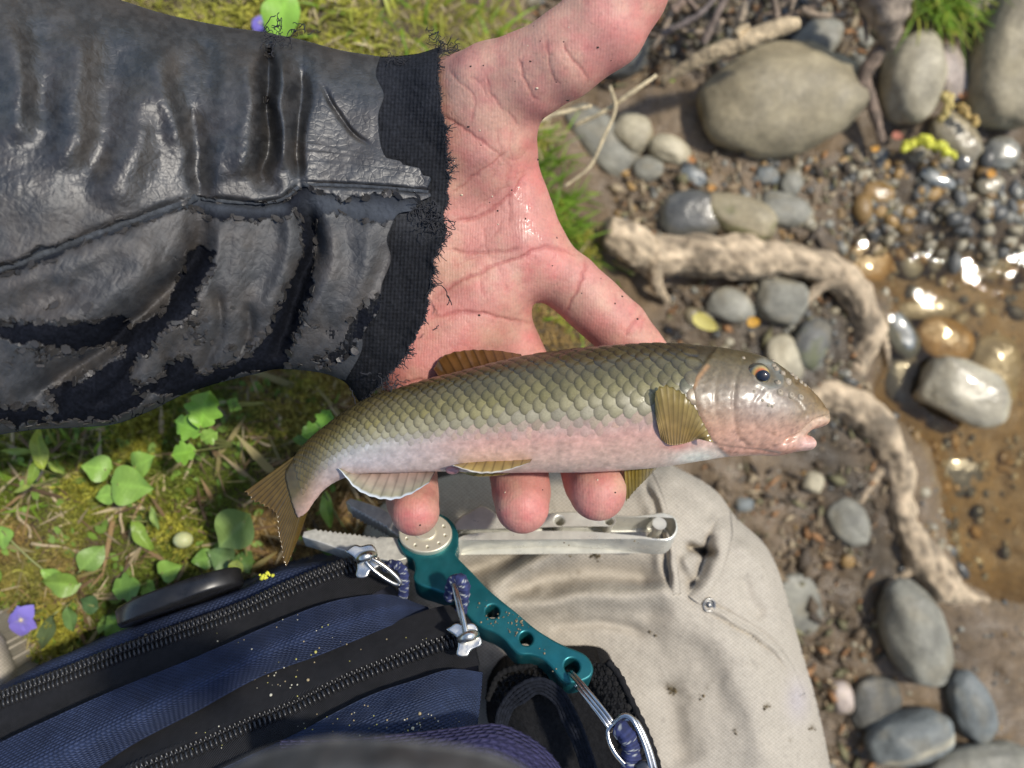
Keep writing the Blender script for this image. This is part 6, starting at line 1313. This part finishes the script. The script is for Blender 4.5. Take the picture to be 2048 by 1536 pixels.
blades([(1870,0,635,120,32,46,[G2,(.22,.36,.03),G2,YG],-1.5),(1890,35,635,30,25,42,[YG,G2],-1.0)], 'grass_tuft', 'bright green grass tuft hanging over the pale egg-shaped stone', kind=None, cat='grass tuft')
# --- leafy plants
plm = mat('green_leaf', attr='col', rough=.42, translucent=.28, bump=[('noise', 260, .25, .0012), ('vor', 300, .12, .0006)])
stm = mat('leaf_stalk', attr='col', rough=.5)
def leaf_geo(shape, n=18, m=9):
    """unit leaf: stalk end at 0, tip at x=1; half width by shape"""
    x = np.linspace(0, 1, n)
    if shape == 'heart': hw = .66*np.sin(np.pi*np.clip(x, 0, 1)**.58)**.85*(1-.38*x); back = .24
    elif shape == 'oval': hw = .30*np.sin(np.pi*x**.85)**.9; back = 0
    else: hw = .52*np.sin(np.pi*x**.9)**.8*(.62+.38*np.abs(np.cos(3.0*np.pi*(x-.12)))); back = .05
    y = np.linspace(-1, 1, m); X, Y = np.meshgrid(x, y, indexing='ij'); W = hw[:, None]*Y
    Xx = X-back*np.abs(Y)**1.5*np.exp(-X/.22)
    return Xx, W, Y
def leaf(parent, u, v, L, rot, shape='heart', d=398, c=(.19,.32,.06), tilt=(0, 0), fold=.12, curl=.1, wd=1.0, seed=0):
    X, W, Y = leaf_geo(shape); k = d*DS/FPX/1000*L*.82; n, m = X.shape
    zl = fold*np.abs(W)+curl*(-(X-.5)**2)*(1+seed % 3)+.05*np.sin(X*9+seed)*np.abs(Y)+.10*np.sin(seed*2.1)*Y+.12*np.cos(seed*1.7)*X
    lx, ly, lz = (X-.5)*k, W*wd*k, zl*k; r = math.radians(-rot); p = wp(u, v, d)
    x = lx*math.cos(r)-ly*math.sin(r); y = lx*math.sin(r)+ly*math.cos(r)
    z = p[2]+lz+x*tilt[0]+y*tilt[1]; top = np.stack([p[0]+x, p[1]+y, z], -1).reshape(-1, 3); F1 = grid_faces(n, m)
    vein = np.exp(-(Y/.10)**2)+.5*np.exp(-(((X*7-np.abs(Y)*2.2) % 1-.5)/.13)**2)*(np.abs(Y) < .9)
    cc = np.array(c)*1.5*(1+.22*vein.reshape(-1, 1)+.18*fbm(top*260, 3, seed)[:, None]); cc = np.clip(cc, .01, .8)
    o = mesh_obj('leaf', np.vstack([top, top-np.array([0, 0, .00035])]), np.vstack([F1, F1[:, ::-1]+n*m]), plm, parent, col=np.vstack([cc, cc*.85]))
    return np.array([p[0]-.5*k*math.cos(r), p[1]-.5*k*math.sin(r), p[2]])
def stalk(parent, a, b, r=.0005, c=(.22,.24,.08), sag=.003):
    t = np.linspace(0, 1, 10)[:, None]; P = np.asarray(a)*(1-t)+np.asarray(b)*t; P[:, 2] += sag*np.sin(np.pi*t[:, 0]); V, Fc = tube(P, np.linspace(r*1.2, r*.8, 10), 7)
    return mesh_obj('stem', V, Fc, stm, parent, col=np.tile(c, (len(V), 1)))
def plant(name, base, label, cat, leaves, d=398, group=None):
    b = wp(*base, d); zb = zat(b[0], b[1]); bp = np.array([b[0], b[1], zb-.002]); e = empty(name, bp, label, cat, group)
    for i, lf in enumerate(leaves):
        q = leaf(e, *lf[:4], **(lf[4] if len(lf) > 4 else {}), seed=i+len(label)); stalk(e, bp, q)
    return e
def Z(x, y): return (x/2.648, 740+y/2.648)
def lz(x, y, L, rot, **k): return (*Z(x, y), L/2.648, rot, k)
plant('violet_plant', Z(600,690), 'four round heart-shaped leaves in a cluster on the moss', 'plant', [lz(495,515,150,190,d=392), lz(768,485,150,-25,d=392), lz(715,618,225,8,d=388), lz(545,665,110,170,d=394)])
plant('violet_plant', Z(350,1110), 'seedling with one oval leaf and two folded light green leaves', 'plant', [lz(478,1000,210,-50,shape='oval',d=388,wd=1.25,c=(.16,.26,.06)), lz(295,1130,190,185,shape='heart',d=388,wd=.75,c=(.17,.27,.05),fold=.3), lz(262,1082,120,215,d=394,wd=.8)])
plant('violet_plant', Z(1290,1100), 'big folded heart leaf with browned edge beside the fish tail', 'plant', [lz(1225,870,240,135,d=384,fold=.75,c=(.17,.25,.075)), lz(1150,985,150,200,d=392,c=(.11,.18,.06)), lz(1300,1035,120,60,d=396,c=(.07,.13,.03)), lz(1062,1003,115,170,d=396,c=(.12,.22,.04)), lz(1245,1075,110,100,d=380,c=(.22,.27,.06),wd=.8)])
plant('violet_plant', Z(790,1130), 'low dark green leaves growing behind the black oval plate', 'plant', [lz(660,1155,190,170,d=390,shape='lobed',c=(.12,.22,.04)), lz(910,1055,130,-20,d=392), lz(800,1165,90,30,d=396), lz(600,1345,130,230,d=388,wd=1.1,c=(.11,.2,.03))])
plant('violet_plant', Z(350,1230), 'narrow pointed dark leaves beside the violet flower', 'plant', [lz(372,1320,170,75,shape='oval',d=392,c=(.10,.17,.045)), lz(250,1390,240,110,shape='oval',d=398,c=(.08,.11,.045),wd=.8), lz(455,1235,110,200,d=398,c=(.07,.13,.05)), lz(10,905,130,90,d=396)])
plant('violet_plant', Z(790,830), 'two narrow upright blades between the leafy seedlings', 'plant', [lz(745,880,230,60,shape='oval',d=392,wd=.55,c=(.16,.25,.04)), lz(815,790,170,75,shape='oval',d=390,wd=.5,c=(.2,.28,.07))])
plant('buttercup_plant', Z(1090,430), 'bright green lobed buttercup leaves under the sleeve', 'plant', [lz(1085,205,240,-75,shape='lobed',d=372,c=(.19,.36,.045)), lz(985,300,190,200,shape='lobed',d=376,c=(.17,.33,.045)), lz(965,440,160,170,shape='lobed',d=378,c=(.17,.32,.04)), lz(1110,350,120,-30,shape='lobed',d=380,c=(.18,.3,.05))])
plant('buttercup_plant', (640,880), 'bright green lobed leaves between the fish back and the sleeve', 'plant', [(650,838,52,-60,dict(shape='lobed',d=384,c=(.17,.34,.05))), (622,862,48,160,dict(shape='lobed',d=386,c=(.14,.28,.04))), (600,880,40,190,dict(shape='oval',d=390,c=(.08,.15,.03)))])
plant('clover_sprig', Z(1240,190), 'tiny round-leaved sprig on dead moss', 'plant', [lz(1215,170,50,200,d=392), lz(1245,160,45,-60,d=392), lz(1262,200,45,20,d=392), lz(1225,210,40,120,d=393)])
plant('grassy_sprout', Z(200,600), 'yellowish young sprout with narrow blades under the sleeve', 'plant', [lz(205,420,260,-100,shape='oval',d=386,wd=.6,c=(.24,.30,.04)), lz(90,430,220,180,shape='oval',d=388,wd=.35,c=(.2,.26,.05)), lz(290,520,160,35,shape='oval',d=390,wd=.4,c=(.22,.28,.05)), lz(110,630,140,160,shape='oval',d=392,wd=.5,c=(.22,.27,.05)), lz(180,540,180,110,shape='oval',d=391,wd=.5,c=(.16,.24,.04))])
plant('violet_plant', (570,60), 'single upright green leaf behind the sleeve seam', 'plant', [(566,28,130,-70,dict(shape='oval',d=462,c=(.20,.36,.05),wd=1.2)), (545,55,60,200,dict(shape='oval',d=470,c=(.1,.17,.03)))], d=505)
plant('sprout', (690,1090), 'narrow green shoots beside the plier jaws', 'plant', [(655,1020,90,80,dict(shape='oval',d=400,wd=.5,c=(.16,.27,.04))), (640,1090,100,50,dict(shape='oval',d=396,wd=.4,c=(.12,.22,.04)))])
def violet(u, v, d, s, label, rot=0):
    c = wp(u, v, d); zg = zat(c[0], c[1]); e = empty('violet_flower', (c[0], c[1], zg), label, 'flower', 'violet flowers')
    pm = mat('violet_petal', attr='col', rough=.5, translucent=.3)
    for k, (a, L, w_) in enumerate(((-55,1.0,.62),(-115+360,.85,.6),(35,.95,.55),(170,.95,.62),(100,1.05,.72))):
        X, W, Y = leaf_geo('oval', 12, 7); kk = d*DS/FPX/1000*s*L; r = math.radians(-(a+rot)); lx = X*kk; ly = W*kk*w_/.36; z = c[2]+(.10*X-.35*X**2)*kk-.25*np.abs(W)*kk*(k % 2-.5)
        top = np.stack([c[0]+lx*math.cos(r)-ly*math.sin(r), c[1]+lx*math.sin(r)+ly*math.cos(r), z], -1).reshape(-1, 3); F1 = grid_faces(12, 7); n = len(top)
        col = np.array((.30,.24,.72))*(1-.35*np.exp(-(X.reshape(-1, 1)/.25)**2))+np.array((.25,.25,.1))*np.exp(-(X.reshape(-1, 1)/.12)**2)
        mesh_obj('petal', np.vstack([top, top-np.array([0, 0, .0003])]), np.vstack([F1, F1[:, ::-1]+n]), pm, e, col=np.vstack([col, col]))
    mesh_obj('flower_centre', ICO2[0]*d/FPX/1000*s*.12+c, ICO2[1], mat('flower_centre', (.55,.45,.35), .6), e)
    t = np.linspace(0, 1, 8)[:, None]; P = np.array([c[0], c[1], zg-.002])*(1-t)+c*t; V, Fc = tube(P, .0006, 7); mesh_obj('stem', V, Fc, stm, e, col=np.tile((.18,.2,.06), (len(V), 1)))
violet(42, 1240, 385, 34, 'purple violet flower on the shaded moss beside the bag')
violet(520, 45, 490, 20, 'small pale violet flower behind the sleeve seam', 30)
# dry stalks lying on the moss
STALKS = ['dry stalk under the yellowish sprout beside the dead grass', 'long brown stalk between the sprout and the oval-leaved seedling', 'slanting straw between the narrow blades and the lobed leaves', 'thin stalk running down from the four heart-shaped leaves', 'thick pale straw on dead moss beside the tiny round-leaved sprig', 'pale straw under the sleeve hem beside the sprout', 'reddish stalk below the yellowish sprout', 'short straw leaning on the yellowish sprout', 'short whitish stalk standing behind the black oval plate', 'brown stalk on dead moss beside the lobed buttercup leaves', 'short pale stalk touching the fish tail', 'thin upright stalk through the heart-shaped leaf cluster']
for i, (a, b) in enumerate([((0,780),(120,900)),((130,930),(420,1000)),((640,1010),(980,760)),((590,690),(440,890)),((1300,160),(1400,390)),((0,560),(150,470)),((130,640),(240,800)),((0,700),(90,560)),((820,1210),(850,1120)),((1170,380),(1330,430)),((1220,750),(1300,700)),((540,690),(560,900))]):
    A, B = wp(*Z(*a), 396), wp(*Z(*b), 396); t = np.linspace(0, 1, 12)[:, None]; P = A[:2]*(1-t)+B[:2]*t; z = ground_z(P)[0]+.005+.0015*np.sin(t[:, 0]*7+i); V, Fc = tube(np.column_stack([P, z]), .0007 if i != 4 else .0013, 7)
    tag(mesh_obj('dry_stalk', V, Fc, stm, col=np.tile((.42,.33,.2), (len(V), 1))*(1+.2*fbm(V*300, 2, i)[:, None])), STALKS[i], 'stalk', 'dry stalks on the moss')
tag(mesh_obj('flower_bud', ICO3[0]*np.array([.0042, .0036, .0036])+wp(*Z(970,900), 392), ICO3[1], mat('bud', (.50,.52,.26), .5, sss=.1)), 'pale round flower bud on the moss by the folded leaf', 'bud')

# tiny leaves, dead fibres and moss litter that nobody could count
def undergrowth():
    r = np.random.default_rng(17); n = 1500
    u = r.uniform(-60, 760, n); v = r.uniform(740, 1400, n); P = wp(u, v, 400)[:, :2]; z = ground_z(P)[0]+r.uniform(.002, .008, n); kind = r.random(n)
    a = r.uniform(0, 6.28, n); L = np.where(kind < .30, r.uniform(.0012, .0035, n), r.gamma(2.0, .0028, n)+.002); w_ = np.where(kind < .30, L*.55, L*r.uniform(.03, .09, n))
    t = np.stack([np.cos(a), np.sin(a), r.uniform(-.3, .5, n)], -1); s_ = np.stack([-np.sin(a), np.cos(a), r.uniform(-.4, .4, n)], -1); c0 = np.column_stack([P, z])
    V = np.stack([c0-t*L[:, None], c0-t*L[:, None]*.3+s_*w_[:, None], c0+t*L[:, None]*.4+s_*w_[:, None]*.9, c0+t*L[:, None], c0+t*L[:, None]*.4-s_*w_[:, None]*.9, c0-t*L[:, None]*.3-s_*w_[:, None]], 1)
    c = np.where((kind < .30)[:, None], np.array((.20,.33,.05)), np.array([(.48,.38,.22),(.30,.19,.09),(.36,.30,.12),(.16,.10,.05)])[r.integers(4, size=n)])*r.uniform(.6, 1.3, (n, 1))
    F_ = np.array([[0,1,5],[1,2,4],[1,4,5],[2,3,4]]); V2 = V.reshape(-1, 3)
    tag(mesh_obj('ground_litter', V2, (F_[None]+np.arange(n)[:, None, None]*6).reshape(-1, 3), mat('fine_litter', attr='col', rough=.6, translucent=.25), col=np.clip(np.repeat(c, 6, 0), .01, .8), smooth_sh=False), 'tiny leaves and dead plant fibres scattered in the moss', kind='stuff')
undergrowth()
